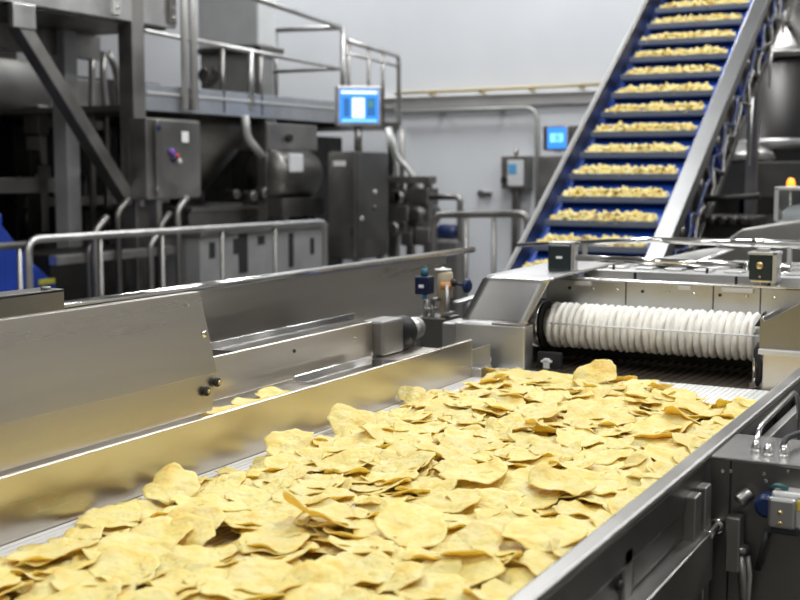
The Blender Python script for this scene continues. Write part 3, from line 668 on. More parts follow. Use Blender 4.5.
# which chips show: a coarse depth buffer
W2, H2 = 400, 300
zb = np.full((W2, H2), 1e9); idb = np.full((W2, H2), -1, int)
Rm = np.array([_r, _u, _f]); E0 = np.array(EYE)
for i, (k, x, y, z, rz, tx, ty, sc) in enumerate(chips):
    w = PROTO[k][0]*sc @ rotm(rz, tx, ty).T+np.array([x, y, z]); c = (w-E0) @ Rm.T
    px = (200+F_PX/2*c[:, 0]/c[:, 2]); py = (150-F_PX/2*c[:, 1]/c[:, 2])
    for ox in (-.7, .7):
        for oy in (-.7, .7):
            a = np.round(px+ox).astype(int); b2 = np.round(py+oy).astype(int); ok = (a >= 0) & (a < W2) & (b2 >= 0) & (b2 < H2)
            for aa, bb, dd in zip(a[ok], b2[ok], c[ok, 2]):
                if dd < zb[aa, bb]: zb[aa, bb] = dd; idb[aa, bb] = i
cnt = np.bincount(idb[idb >= 0], minlength=len(chips)).astype(float)
for i in FEAT: cnt[i] += 1e6
order = np.argsort(-cnt); NTOP = 297
topset = [int(i) for i in order[:NTOP] if cnt[i] > 0]
restset = [i for i in range(len(chips)) if i not in set(topset)]
GRP = 'potato chips on the conveyor belt'
used = {}
for i in topset:
    k, x, y, z, rz, tx, ty, sc = chips[i]
    o = bpy.data.objects.new('potato_chip', PMESH[k]); COL.objects.link(o)
    M = Matrix.Translation((x, y, z)) @ (Matrix.Rotation(tx, 4, 'X') @ Matrix.Rotation(ty, 4, 'Y') @ Matrix.Rotation(rz, 4, 'Z')) @ Matrix.Scale(sc, 4)
    o.matrix_world = M
    if i in FEAT: tag(o, FEAT[i], 'chip', GRP); continue
    d = math.hypot(x*math.sin(YAW)*-1+y*math.cos(YAW), 0)
    row = ('in the front row' if d < 1.28 else 'just behind the front row' if d < 1.5 else 'in mid heap' if d < 1.85 else 'in the back half' if d < 2.25 else 'near the ribbed roller')
    u = (x+1.09)/.66
    colm = ('by the left guard' if u < .25 else 'left of the centre line' if u < .5 else 'right of the centre line' if u < .75 else 'along the right rail')
    size = 'small' if sc < .90 else 'large' if sc > 1.02 else 'medium'
    pose = 'flat' if math.hypot(tx, ty) < .16 else 'tilted'
    tag(o, f'{size} {pose} golden chip {row}, {colm}', 'chip', GRP)
vs, fs, off = [], [], 0
for i in restset:
    k, x, y, z, rz, tx, ty, sc = chips[i]; full = PROTO[k][1]*sc @ rotm(rz, tx, ty).T+np.array([x, y, z])
    vs.append(full); fs += [tuple(j+off for j in f) for f in PROTO[k][2]]; off += len(full)
me = mesh_from('chip_heap', np.vstack(vs)-np.array([-.74, 1.5, 1.0]), fs)
o = bpy.data.objects.new('chip_heap', me); COL.objects.link(o); o.location = (-.74, 1.5, 1.0); o['kind'] = 'stuff'
tag(o, 'buried and farther golden chips filling the heap on the white belt', 'chips')
# chips heaped on the flights
vs, fs, off = [], [], 0
SM = [chip_arrays(300+i, R=.022, nr=4, ns=16, curl=-2.0) for i in range(8)]
for j in range(-1, NF):
    c = inc(j)
    for q in range(96):
        k = int(rng.integers(8)); lay = q % 4; i_ = q//4
        x = XEL+.024+(XER-XEL-.048)*min(1, max(0, (i_+.5+rng.uniform(-.4, .4))/24)); yy = c.y+.012+.014*lay+.006*rng.random(); zz = c.z-.004+lay*.0095+.007*rng.random()
        if (i_ < 1 or i_ > 22) and lay > 1: zz -= .012
        Rr = np.array(Matrix.Rotation(rng.uniform(.1, .7), 3, 'X') @ Matrix.Rotation(rng.uniform(-.35, .35), 3, 'Y') @ Matrix.Rotation(rng.uniform(0, 6.28), 3, 'Z'))
        full = SM[k][1]*float(rng.uniform(.8, 1.1)) @ Rr.T+np.array([x, yy, zz]); vs.append(full); fs += [tuple(a+off for a in f) for f in SM[k][2]]; off += len(full)
me = mesh_from('flight_chips', np.vstack(vs)-np.array([-1.65, 5.6, 1.6]), fs)
o = bpy.data.objects.new('flight_chips', me); COL.objects.link(o); o.location = (-1.65, 5.6, 1.6); o['kind'] = 'stuff'
tag(o, 'rows of golden chips heaped on the flights of the blue elevator', 'chips')
# chips added in the trough to stand for a yellow reflection
for n_, (x, y, lab) in enumerate(((-1.185, 1.60, 'golden chip added for the yellow reflection in the trough, nearest the cover panel'), (-1.192, 1.69, 'golden chip added for the trough reflection, second from the cover panel'), (-1.196, 1.77, 'golden chip added for the trough reflection, farthest from the cover panel'))):
    o = bpy.data.objects.new('potato_chip', PMESH[n_+4]); COL.objects.link(o); o.location = (x, y, 1.0455-min(v[2] for v in PROTO[n_+4][1])); o.rotation_euler = (0, 0, n_*1.3)
    tag(o, lab, 'chip', 'chips standing for the trough reflection')

# ------------------------------------------------------------------ left: steel frame
t = thing('steel_gantry', 'heavy steel frame of columns, overhead beam and diagonal brace at far left', 'frame', (-5.2, 5.5, 0))
XF = -5.1
def col_at(px0, px1, x):
    y0 = at(px0, 150, 0, x).y; y1 = at(px1, 150, 0, x).y; return y0, y1
ya, yb = col_at(135, 147, XF)
k = MB().box(XF-.12, XF, ya, yb, 0, 2.9).build('column', MSTEEL, t, bev=.006)
MB().box(XF, XF+.02, ya+.03, yb+.0, 1.22, 1.66).build('column_guard', LABELW, k, bev=.004)
yc, yd = col_at(67, 80, -5.7)
MB().box(-5.82, -5.7, yc, yd, 0, 2.42).build('column', PSTEEL, t, bev=.006)
b = MB(); b.box(XF-.05, XF-.002, 3.9, 6.40, 2.375, 2.60); b.build('beam', SATIN, t, bev=.004)
b = MB(); b.box(XF-.75, XF-.05, 3.9, 6.35, 2.36, 2.45); b.box(XF-.75, XF-.66, 3.9, 6.4, 2.2, 2.36); b.build('soffit', DSTEEL, t)
p = at(25, 8, 0, XF); q = at(25, 30, 0, XF)
MB().box(XF-.03, XF+.012, p.y-.10, p.y+.07, 2.24, 2.375).build('bracket', SATIN, t, bev=.004)
b = MB(); b.bar((XF-.045, 5.04, 2.27), (XF-.045, 5.93, 1.25), .085, .09, up=(1, 0, 0)); b.build('brace', MSTEEL, t, bev=.004)
for px in (115, 171):
    q = at(px, 20, 0, XF); MB().box(XF-.01, XF+.02, q.y-.035, q.y+.035, 2.40, 2.75).build('bracket_plate', PALE if px == 115 else DSTEEL, t, bev=.003)
    for z in (2.44, 2.50): MB().lathe([(.012, 0), (.012, .008), (.005, .012)], (XF+.02, q.y, z), (1, 0, 0), 10).build('bolt', CHROME, t, bev=0)
# a lower beam behind, on the left
b = MB(); b.box(-6.0, -5.9, 3.6, 6.3, 1.30, 1.40); b.box(-6.0, -5.9, 3.6, 3.7, 0, 1.3); b.box(-6.0, -5.9, 6.2, 6.3, 0, 1.3)
tag(b.build('support_beam', MSTEEL, None, loc=(-5.95, 5, 0)), 'low grey steel support beam crossing above the blue machine', 'beam')

# fryer: dark machine with cylinders behind the frame
t = thing('fryer', 'large dark fryer with horizontal drums behind the steel frame', 'fryer', (-7.3, 5.3, 0))
b = MB(); b.box(-8.0, -7.05, 3.0, 8.6, 0, 2.22); b.box(-7.9, -7.1, 3.0, 6.95, 2.22, 2.8); b.build('body', BLACKM, t, bev=.01)
b = MB(); b.lathe([(.05, 0), (.20, .03), (.24, .06), (.24, 3.5), (.20, 3.55), (.05, 3.58)], (-6.75, 3.2, 2.02), (0, 1, 0), 28); b.build('drum', DSTEEL, t, bev=0)
for z in (1.52, 1.66, 1.80):
    b = MB(); b.cyl((-6.7, 3.6, z), (-6.7, 6.2, z), .05, n=14); b.build('roll', MSTEEL if z == 1.66 else PALE, t, bev=0)
b = MB(); b.box(-6.9, -6.4, 5.55, 5.85, .6, 1.62); b.cyl((-6.4, 5.7, 1.45), (-6.3, 5.7, 1.45), .10); b.cyl((-6.4, 5.7, 1.2), (-6.3, 5.7, 1.2), .08); b.build('gearbox', DSTEEL, t, bev=.01)
b = MB(); b.box(-7.04, -6.6, 6.75, 7.35, 1.72, 2.15); b.build('feed_box', MSTEEL, t, bev=.01)
for y in (6.8, 7.3): MB().box(-6.75, -6.69, y-.03, y+.03, 1.3, 1.72).build('post', DSTEEL, t)
b = MB(); b.box(-7.04, -6.6, 6.4, 9.6, .3, 1.78); b.box(-6.6, -5.75, 9.05, 9.6, .3, 1.75); b.build('dark_gap_fill', BLACKM, t, bev=.01)  # black blocks added to fill dark gaps under the walkway
for i in range(6):
    y = 6.5+i*.28; MB().tube([(-6.56, y, .4), (-6.56, y, 1.0+.2*(i % 3)), (-6.75, y+.05, 1.45)], .028, 8, .08).build('pipe', MSTEEL if i % 2 else DSTEEL, t, bev=0)
for k_, (px0, px1, pa, pb, m_) in enumerate(((38, 50, 105, 135, DSTEEL), (41, 48, 135, 165, MSTEEL), (36, 52, 165, 185, DSTEEL), (42, 50, 185, 232, MSTEEL), (30, 40, 150, 175, BLACKM))):
    X = -6.2; a = at(px0, pa, 0, X); c = at(px1, pb, 0, X); MB().box(X-.15, X, a.y, c.y, c.z, a.z).build('gear_housing', m_, t, bev=.01)
a = at(45, 232, 0, -6.2); MB().box(-6.33, -6.25, a.y-.04, a.y+.04, 0, a.z).build('post', DSTEEL, t)
MB().box(-6.6, -6.5, 6.4, 8.1, 1.18, 1.25).build('rail', MSTEEL, t)
MB().box(-6.6, -6.5, 6.4, 8.1, .86, .93).build('rail', DSTEEL, t)
# vertical pipes before it
for n_, (px, y0, y1, sway) in enumerate(((92, 40, 260, 6), (103, 40, 250, 12), (118, 40, 110, 14))):
    X = -6.05
    b = MB(); pp = [at(px+sway*.0, y0, 0, X), at(px, y0+45, 0, X), at(px+(sway if n_ == 1 else 0)*.3, y0+70, 0, X), at(px+(3 if n_ == 1 else 0), y1, 0, X)]
    if n_ == 2: pp = [at(108, 40, 0, X), at(117, 72, 0, X), at(119, 108, 0, X)]
    pp[-1] = V((X, pp[-1].y, 0 if n_ < 2 else pp[-1].z)); pp[0].z = 2.3
    b.tube(pp, .026, 10, .1)
    if n_ == 2: b.tube([pp[-1], (X, pp[-1].y, 0)], .02, 8)
    tag(b.build('vertical_pipe', MSTEEL, None, bev=0, loc=(X, pp[-1].y, 0)), ['straight vertical pipe beside the pale column at far left', 'bent vertical pipe, middle of three between the two columns', 'slanting vertical pipe just left of the dark front column'][n_], 'pipe', 'pipes between the columns')
# blue machine
t = thing('blue_hopper_machine', 'blue machine behind the floor railing at the far left edge', 'machine', (-5.3, 4.6, 0))
b = MB(); b.prism([(-5.5, 4.0, .55), (-5.0, 4.0, .55), (-5.0, 4.0, 1.22), (-5.5, 4.0, 1.26)], (0, .75, 0)); b.build('body', BLUEP, t, bev=.02)
b = MB(); b.prism([(-5.02, 4.75, .5), (-5.02, 5.2, .5), (-5.02, 5.15, .80), (-5.02, 4.95, .95), (-5.02, 4.75, 1.16)], (-.4, 0, 0)); b.build('chute', BLUEP, t, bev=.01)
MB().box(-5.5, -5.0, 4.0, 5.2, .48, .55).build('base', BLACKM, t)
for y in (4.05, 5.15):
    for x in (-5.45, -5.05): MB().box(x-.03, x+.03, y-.03, y+.03, 0, .5).build('leg', DSTEEL, t)
q = at(46, 282, 0, -5.02); MB().box(-5.02, -5.008, q.y-.06, q.y+.06, .80, .83).build('label', mat('yellow_label_plain', (.45, .42, .05), .5), t, bev=.001)

# platform
t = thing('platform', 'grey steel walkway platform with tube guard rails over the machines', 'platform', (-5.5, 7.8, 0))
b = MB(); b.box(XF-.03, XF, yb, 8.50, 1.83, 2.0); b.build('kick_beam', mat('bluish_steel', (.45, .47, .50), .4, .8, var=.12), t, bev=.003)
MB().box(XF-.004, XF+.012, yb, 8.50, 1.935, 1.950).build('beam_ledge', PALE, t, bev=.002)
MB().box(-7.2, XF-.03, yb, 8.5, 1.83, 1.87).build('deck', DSTEEL, t)
b = MB(); b.box(XF-.9, XF, 8.50, 9.50, 1.80, 1.87); b.build('landing', DSTEEL, t)
def rail(pts, r=.022, name='guard_rail', m=SATIN): MB().tube(pts, r, 10, .05).build(name, m, t, bev=0)
rail([(XF, yb, 2.76), (XF, 8.52, 2.60), (-6.0, 8.52, 2.62)])
rail([(XF, yb, 2.33), (XF, 8.50, 2.27), (-6.0, 8.50, 2.27)], .016)
for px in (224, 251, 262, 311, 343):
    y = at(px, 90, 0, XF).y if px not in (311,) else None
    if px == 311: rail([(-5.75, 8.52, 1.85), (-5.75, 8.52, 2.61)], .02, 'rail_post')
    elif px in (224, 262): rail([(XF-.012, y, 1.85), (XF-.012, y, 2.30)], .018, 'rail_post', MSTEEL)
    else: rail([(XF, y, 1.88), (XF, y, 2.62 if px == 343 else 2.32)], .022, 'rail_post')
for px, z in ((184.5, 3.2), (193.5, 3.2)):
    y = at(px, 60, 0, XF+.03).y; rail([(XF+.03, y, 1.85), (XF+.03, y, z)], .024 if px < 190 else .03, 'rail_post', PALE)
rail([(XF, 8.60, 2.50), (XF, 9.49, 2.45), (XF, 9.49, 1.84)], .02)
rail([(XF, 8.56, 2.40), (XF, 9.49, 2.36)], .012)
for y in (8.62, 8.95, 9.2): rail([(XF, y, 1.85), (XF, y, 2.48)], .016, 'rail_post', MSTEEL)
for px in (271,):
    y0, y1 = col_at(266, 277, XF-.02); MB().box(XF-.10, XF-.02, y0, y1, 0, 1.83).build('column', MSTEEL, t)
for y in (9.42,): MB().box(XF-.06, XF, y-.03, y+.03, 0, 1.80).build('column', MSTEEL, t)
for y in (6.4, 8.4): MB().box(-7.1, -7.0, y-.05, y+.05, 0, 1.83).build('column', DSTEEL, t)
b = MB(); a = at(245, 122, 0, XF); b.tube([(XF, a.y, 1.84), at(247, 138, 0, XF), at(262, 156, 0, XF)], .03, 10, .06); b.build('drain_pipe', GREYP, t, bev=0)
# feed tank on the platform
t = thing('feed_tank', 'tall pale square feed tank standing on the walkway platform', 'tank', (-6.0, 7.9, 1.87))
X = -5.62; y0, y1 = at(259, 60, 0, X).y, at(277, 60, 0, X).y; xw = at(198, 60, 1, y0).x; DX = X-xw
b = MB(); b.box(X-DX, X, y0, y1, 2.44, 3.4); b.build('body', BOXP, t, bev=.02)
b = MB(); b.box(X-DX-.03, X+.03, y0-.03, y1+.06, 2.40, 2.44); b.build('flange', DSTEEL, t)
b = MB(); b.box(X-DX, X-.02, y0+.03, y1-.02, 1.95, 2.40); b.build('base', PSTEEL, t, bev=.01)
b = MB(); b.cyl((X-DX+.13, y0+.03, 2.22), (X-DX+.13, y0-.10, 2.22), .06); b.cyl((X-DX+.06, y0-.05, 2.22), (X-DX+.24, y0-.05, 2.26), .03); b.build('valve', MSTEEL, t, bev=.005)
for y in (y0+.08, y1-.08):
    for x in (X-DX+.06, X-.1): MB().box(x-.03, x+.03, y-.03, y+.03, 1.87, 1.95).build('foot', DSTEEL, t)
# wall mounted cabinet with buttons (hangs from the platform posts)
t = thing('control_box', 'steel control box with coloured buttons hanging on the front column', 'control box', (-5.0, 6.1, 1.25))
X = -4.95; y0, y1 = at(149, 150, 0, X).y, at(201, 150, 0, X).y; z0, z1 = at(175, 199, 0, X).z, at(175, 119, 0, X).z
b = MB(); b.box(X-.16, X-.02, y0, y1, z0, z1); b.build('case', MSTEEL, t, bev=.006)
d = MB().box(X-.02, X, y0+.075, y1-.005, z0+.01, z1-.01).build('door', MSTEEL, t, bev=.006)
for py in (128, 190): q = at(160, py, 0, X); MB().lathe([(.02, 0), (.02, .01)], q-V((0, .02, 0)), (1, 0, 0), 12).build('hinge', NAVY if py == 128 else MSTEEL, d, bev=0)
for px, py, m, r in ((171, 152, PURP, .022), (176, 156, REDP, .016), (178, 161, BOXP, .018), (173, 159, NAVY, .018)):
    q = at(px, py, 0, X); MB().lathe([(r, 0), (r, .015), (r*.7, .025)], q, (1, 0, 0), 14).build('button', m, d, bev=0)
q = at(185, 137, 0, X); MB().box(X, X+.003, q.y-.035, q.y+.035, q.z-.035, q.z+.035).build('label', LABELW, d, bev=.004)
MB().box(X-.20, X-.16, y0, y0+.35, z0+.1, z1-.1).build('mount', MSTEEL, t)
MB().box(X-.15, X-.03, y0+.1, y0+.15, 0, z0).build('stand', MSTEEL, t)
# hopper under the platform
t = thing('cone_hopper', 'dark cone hopper hanging under the walkway beside the control box', 'hopper', (-5.75, 7.3, 0))
b = MB(); b.lathe([(.10, 1.28), (.14, 1.30), (.50, 1.72), (.50, 1.83)], (-5.75, 7.3, 0), (0, 0, 1), 28); b.build('cone', DSTEEL, t, bev=0)
b = MB(); b.cyl((-5.75, 7.3, 1.16), (-5.75, 7.3, 1.29), .13); b.build('outlet', BLACKM, t, bev=.004)
b = MB(); b.box(-6.1, -5.3, 6.75, 7.85, .95, 1.16); k = b.build('base_tank', MSTEEL, t, bev=.01)
b = MB(); b.box(-6.2, -5.2, 6.65, 7.95, 1.16, 1.19); b.build('rim', DSTEEL, t)
for y in (6.85, 7.75):
    for x in (-6.0, -5.4): MB().box(x-.04, x+.04, y-.04, y+.04, 0, .95).build('leg', MSTEEL, t)
for px, py, r in ((245, 196, .04), (258, 193, .05), (228, 194, .035)):
    q = at(px, py, 0, -5.2); MB().lathe([(r, 0), (r, .08), (r*.9, .09)], (-5.2, q.y, q.z), (1, 0, 0), 14).build('nozzle', DSTEEL, t, bev=0)
# drum with a window
t = thing('inspection_drum', 'short steel drum with a bright window under the walkway', 'drum', (-5.3, 7.9, 0))
X = -5.0; q0 = at(280, 172, 0, X); q1 = at(322, 172, 0, X)
b = MB(); b.lathe([(.05, 0), (.17, .02), (.19, .05), (.19, q1.y-q0.y-.05), (.17, q1.y-q0.y-.02), (.05, q1.y-q0.y)], (X-.15, q0.y, 1.42), (0, 1, 0), 28); b.build('shell', DSTEEL, t, bev=0)
q = at(296, 163, 0, X+.04); MB().box(X+.02, X+.05, q.y-.09, q.y+.09, q.z-.07, q.z+.07).build('window', BOXP, t, bev=.01)
b = MB(); b.box(X-.35, X+.02, q0.y, q1.y, 1.10, 1.24); b.build('cradle', DSTEEL, t)
for y in (q0.y+.08, q1.y-.08): MB().box(X-.06, X, y-.03, y+.03, 0, 1.10).build('leg', MSTEEL, t)
MB().box(X-.05, X-.03, q0.y, q1.y, .95, .98).build('brace', SATIN, t)
q = at(299, 145, 0, X); MB().box(X-.5, X-.1, q0.y, q1.y+.1, 1.60, 1.80).build('top_cover', MSTEEL, t, bev=.01)
MB().lathe([(.03, 0), (.03, .03)], (X-.1, q.y, 1.69), (1, 0, 0), 12).build('port', BLACKM, t, bev=0)
# base machine panel
t = thing('base_machine', 'low machine with a stained grey side panel behind the floor railing', 'machine', (-5.0, 6.8, 0))
X = -4.7; y0, y1 = at(200, 240, 0, X).y, at(325, 240, 0, X).y
MB().box(X-.5, X, y0, y1, .35, 1.03).build('panel', PSTEEL, t, bev=.006)
MB().box(X-.52, X+.02, y0-.02, y1+.02, 1.03, 1.06).build('top', MSTEEL, t)
for px, py, w, h in ((236, 246, .03, .05), (243, 252, .05, .14), (261, 240, .04, .03), (291, 250, .03, .12), (312, 246, .025, .06), (212, 250, .03, .05)):
    q = at(px, py, 0, X+.001); MB().box(X, X+.006, q.y-w, q.y+w, q.z-h, q.z+h).build('slot', SLOT, t, bev=.003)
for y in (y0+.06, y1-.06): MB().box(X-.1, X-.03, y-.03, y+.03, 0, .35).build('leg', MSTEEL, t)
# little frames left of it
t = thing('pipe_manifold', 'low manifold of upright pipes between the columns behind the railing', 'manifold', (-5.0, 5.6, 0))
for i, px in enumerate((88, 95, 118, 150, 160, 178, 190)):
    X = -4.85+.05*(i % 2); q = at(px, 230, 0, X); MB().tube([(X, q.y, 0), (X, q.y, 1.0+.10*(i % 3)), (X, q.y+.10, 1.08+.10*(i % 3))], .020, 8, .04).build('pipe', MSTEEL if i % 2 else DSTEEL, t, bev=0)
MB().box(-4.92, -4.86, 5.0, 6.05, .92, .97).build('header', SATIN, t)
MB().box(-4.92, -4.86, 5.0, 6.05, .30, .36).build('footer', DSTEEL, t)
b = MB(); b.box(-5.6, -5.2, 5.3, 6.5, 0, .95); b.build('block', BLACKM, t, bev=.01)

# floor railing
def railing(label, pts_list, posts, r=.022, m=SATIN, loc=None):
    tt = thing('floor_railing', label, 'railing', loc, 'floor railings')
    for p in pts_list: MB().tube(p, r, 12, .07).build('top_rail', m, tt, bev=0)
    for p, top in posts: MB().tube([(p[0], p[1], 0), (p[0], p[1], top)], r*.7, 10).build('post', DSTEEL if m is SATIN else m, tt, bev=0)
    return tt
X = -4.2
yl, yr = at(28, 245, 0, X).y, at(325, 240, 0, X).y
railing('long low tube railing on the floor before the left machines', [[(X, yl, 0), (X, yl, 1.125), (X, yr, 1.11), (X, yr, 0)]],
        [((X, at(px, 240, 0, X).y), 1.11) for px in (100, 162, 222, 275)], r=.019, loc=(X, 5.4, 0))
X2 = -4.35; railing('thinner tube railing cut off by the left picture edge', [[(X2, 3.2, 1.09), (X2, at(29, 243, 0, X2).y, 1.09)]], [((X2, at(19, 250, 0, X2).y), 1.09), ((X2, 3.4), 1.09)], r=.018, m=MSTEEL, loc=(X2, 3.9, 0))
Y = 7.5; p0 = at(434, 215, 1, Y); p1 = at(528, 212, 1, Y)
railing('grey tube railing in front of the white wall beside the elevator', [[(p0.x, Y, 0), (p0.x, Y, 1.14), (p1.x, Y, 1.16), (p1.x, Y, 0)]], [((at(px, 230, 1, Y).x, Y), 1.14) for px in (466, 494)], r=.024, m=MSTEEL, loc=(-3.4, Y, 0))

# tall cabinet and its screen
t = thing('switch_cabinet', 'tall dark two-door steel switch cabinet under the lit monitor', 'cabinet', (-4.8, 7.9, 0))
X = -4.6; y0, ym, y1 = at(328, 200, 0, X).y, at(357, 200, 0, X).y, at(388, 200, 0, X).y
xl = at(328, 200, 1, ym).x
MB().box(xl, X-.012, ym+.012, y1, .77, 1.59).build('case', DSTEEL, t, bev=.006)
d = MB().box(xl+.004, X-.016, ym, ym+.012, .78, 1.58).build('door', MSTEEL, t, bev=.004)
MB().box(xl+.05, xl+.16, ym-.002, ym, 1.48, 1.52).build('label', LABELW, d, bev=.001)
for z in (.95, 1.4): MB().box(X-.05, X-.03, ym-.010, ym, z, z+.06).build('hinge', DSTEEL, d, bev=.002)
d = MB().box(X-.012, X, ym+.014, y1-.004, .78, 1.58).build('door', DSTEEL, t, bev=.004)
for pz in (1.28, 1.16): MB().lathe([(.02, 0), (.02, .012), (.01, .016)], (X, ym+.27, pz), (1, 0, 0), 12).build('button', PALE if pz > 1.2 else DSTEEL, d, bev=0)
q = at(358, 219, 0, X+.01); MB().lathe([(.018, 0), (.018, .02)], (X, ym+.05, q.z), (1, 0, 0), 12).build('handle', CHROME, t, bev=0)
for y in (y1-.06, ym+.06):
    MB().box(X-.06, X-.01, y-.025, y+.025, 0, .77).build('leg', SATIN, t)
def monitor(name, label, c, right, w, h, depth, post_to, pieces, m_case, cat='monitor'):
    tt = thing(name, label, cat, (c[0], c[1], post_to))
    c = V(c); rt = V(right).normalized(); up = V((0, 0, 1)); nrm = rt.cross(up)       # faces nrm
    MB().obox(c-nrm*depth/2, rt*w/2, nrm*depth/2, up*h/2).build('case', m_case, tt, bev=.012)
    s = MB().obox(c+nrm*.004, rt*w*.43, nrm*.006, up*h*.41).build('screen', SCR, tt, bev=.003)
    for u0, u1, v0, v1, m in pieces:
        cc = c+nrm*.011+rt*((u0+u1)/2-.5)*w*.86+up*((v0+v1)/2-.5)*h*.82
        MB().obox(cc, rt*(u1-u0)/2*w*.86, nrm*.001, up*(v1-v0)/2*h*.82).build('screen_field', m, s, bev=0)
    MB().tube([(c.x-nrm.x*depth*.5, c.y-nrm.y*depth*.5, post_to), (c.x-nrm.x*depth*.5, c.y-nrm.y*depth*.5, c.z-h/2+.01)], .03, 10).build('post', MSTEEL, tt, bev=0)
    return tt
c = at(359, 106, 0, -4.62)
monitor('operator_monitor', 'grey operator monitor with a lit blue screen above the dark cabinet', c, (.80, .60, 0), .345, .305, .12, 1.59,
        [(.04, .96, .86, .95, SCRW), (.10, .26, .18, .74, SCRD), (.32, .64, .14, .74, SCRW), (.70, .92, .20, .74, SCRD), (.73, .89, .46, .66, SCRG), (.05, .95, .03, .09, SCRC)], SATIN)

# pumps
t = thing('pump_set', 'cluster of steel pumps and hoses between the cabinet and the white wall', 'pump', (-4.6, 8.9, 0))
b = MB(); b.box(-4.95, -4.35, 8.6, 9.2, 0, .55); b.build('base', DSTEEL, t, bev=.02)
for (px, py, r, ln) in ((402, 197, .07, .28), (420, 215, .10, .3), (398, 228, .06, .2)):
    q = at(px, py, 1, 8.8); MB().lathe([(.04, 0), (r, .02), (r, ln), (r*.6, ln+.04)], (q.x, 8.7, q.z), (0, 1, 0), 20).build('motor', DSTEEL if r > .09 else MSTEEL, t, bev=0)
for bx0, bx1, by0, by1 in ((396, 408, 205, 222), (412, 428, 188, 205), (400, 412, 232, 246), (414, 430, 228, 246), (393, 400, 190, 204)):
    a = at(bx0, by0, 1, 8.7); c = at(bx1, by1, 1, 8.7); MB().box(a.x, c.x, 8.7, 8.9, c.z, a.z).build('valve_block', MSTEEL, t, bev=.01)
for px in (395, 411, 428):
    q = at(px, 220, 1, 8.75); MB().box(q.x-.03, q.x+.03, 8.72, 8.78, .5, 1.36).build('post', MSTEEL, t, bev=.004)
a = at(388, 184, 1, 8.72); c = at(431, 184, 1, 8.72); MB().box(a.x, c.x, 8.68, 8.82, 1.34, 1.40).build('cross_bar', MSTEEL, t)
b = MB(); b.tube([at(392, 135, 1, 8.9), at(397, 158, 1, 8.9), at(412, 172, 1, 8.9), at(420, 196, 1, 8.9)], .025, 10, .12); b.build('hose', GREYP, t, bev=0)
b = MB(); b.tube([at(402, 130, 1, 9.0), at(402, 165, 1, 9.0), at(402, 196, 1, 9.0)], .02, 10); b.build('pipe', MSTEEL, t, bev=0)
b = MB(); b.tube([at(388, 128, 1, 9.0), at(399, 170, 1, 9.0), at(396, 215, 1, 9.0)], .03, 10, .1); b.build('hose', PALE, t, bev=0)
b = MB(); q = at(448, 232, 1, 8.6); 
tt = thing('small_motor', 'small blue motor on a grey stand before the white wall', 'motor', (q.x, 8.6, 0))
MB().lathe([(.03, 0), (.06, .01), (.06, .14), (.04, .17)], (q.x-.08, 8.6, q.z), (1, 0, 0), 16).build('body', NAVY, tt, bev=0)
MB().box(q.x-.13, q.x+.13, 8.5, 8.7, 0, q.z-.07).build('stand', MSTEEL, tt, bev=.01)
b = MB(); a = at(430, 197, 1, 8.6); c = at(460, 197, 1, 8.6); b.tube([(a.x, 8.6, a.z), (c.x, 8.6, c.z), (c.x, 8.6, 0)], .025, 10, .04)
tag(b.build('pipe_bend', MSTEEL, None, bev=0, loc=(c.x, 8.6, 0)), 'grey pipe running from the pumps and bending down to the floor', 'pipe')
b.bm = None

# back wall fittings
b = MB(); b.tube([at(395, 93.5, 1, 9.9), at(612, 83.5, 1, 9.9)], .016, 10)
for px in (430, 480, 530, 580): q = at(px, 93.5-(px-395)*.046, 1, 9.9); b.box(q.x-.012, q.x+.012, 9.9, 10.0, q.z-.03, q.z+.012)
tag(b.build('wall_pipe', YPIPE, None, bev=0, loc=(-4.3, 9.95, 2.15)), 'thin yellow pipe running level along the white back wall', 'pipe')
b = MB(); b.tube([at(395, 112, 1, 9.9), at(537, 107.5, 1, 9.9), at(537.5, 240, 1, 9.9)], .022, 12, .12)
for px, py in ((440, 110.5), (500, 108.5)): q = at(px, py, 1, 9.9); b.box(q.x-.012, q.x+.012, 9.9, 10.0, q.z-.03, q.z+.02)
tag(b.build('wall_pipe', GREYP, None, bev=0, loc=(-4.0, 9.95, 1.2)), 'grey pipe turning down the white back wall beside the junction box', 'pipe')
Y = 9.84
t = thing('junction_box', 'grey wall junction box with a white panel and blue label', 'junction box', (-4.16, Y, 0))
a, c = at(501, 156, 1, Y), at(527, 189, 1, Y)
MB().box(a.x, c.x, Y, 10.0, c.z, a.z).build('case', MSTEEL, t, bev=.008)
a2, c2 = at(508, 160, 1, Y), at(524, 186, 1, Y); MB().box(a2.x, c2.x, Y-.012, Y, c2.z, a2.z).build('panel', BOXP, t, bev=.004)
a2, c2 = at(509, 164, 1, Y), at(517, 174, 1, Y); MB().box(a2.x, c2.x, Y-.015, Y-.012, c2.z, a2.z).build('label', LABELB, t, bev=.001)
q = at(505, 180, 1, Y); MB().lathe([(.03, 0), (.03, .03)], q, (0, -1, 0), 14).build('switch', RUBBER, t, bev=0)
q = at(513, 195, 1, Y); MB().box(q.x-.03, q.x+.03, Y+.04, Y+.10, 0, c.z).build('pole', MSTEEL, t)
MB().cyl((q.x, Y+.06, a.z), (q.x, Y+.06, a.z+.06), .02, n=10).build('gland', MSTEEL, t, bev=0)
q = at(484, 193.5, 1, 9.93); b = MB(); b.box(q.x-.05, q.x+.05, 9.96, 10.0, q.z-.015, q.z+.015); b.cyl((q.x-.05, 9.95, q.z), (q.x-.05, 10.0, q.z), .03, n=12)
tag(b.build('wall_bracket', MSTEEL, None, loc=(q.x, 10, q.z)), 'small grey bracket on the white wall left of the junction box', 'bracket')
Y = 9.45
c = at(557, 138, 1, Y)
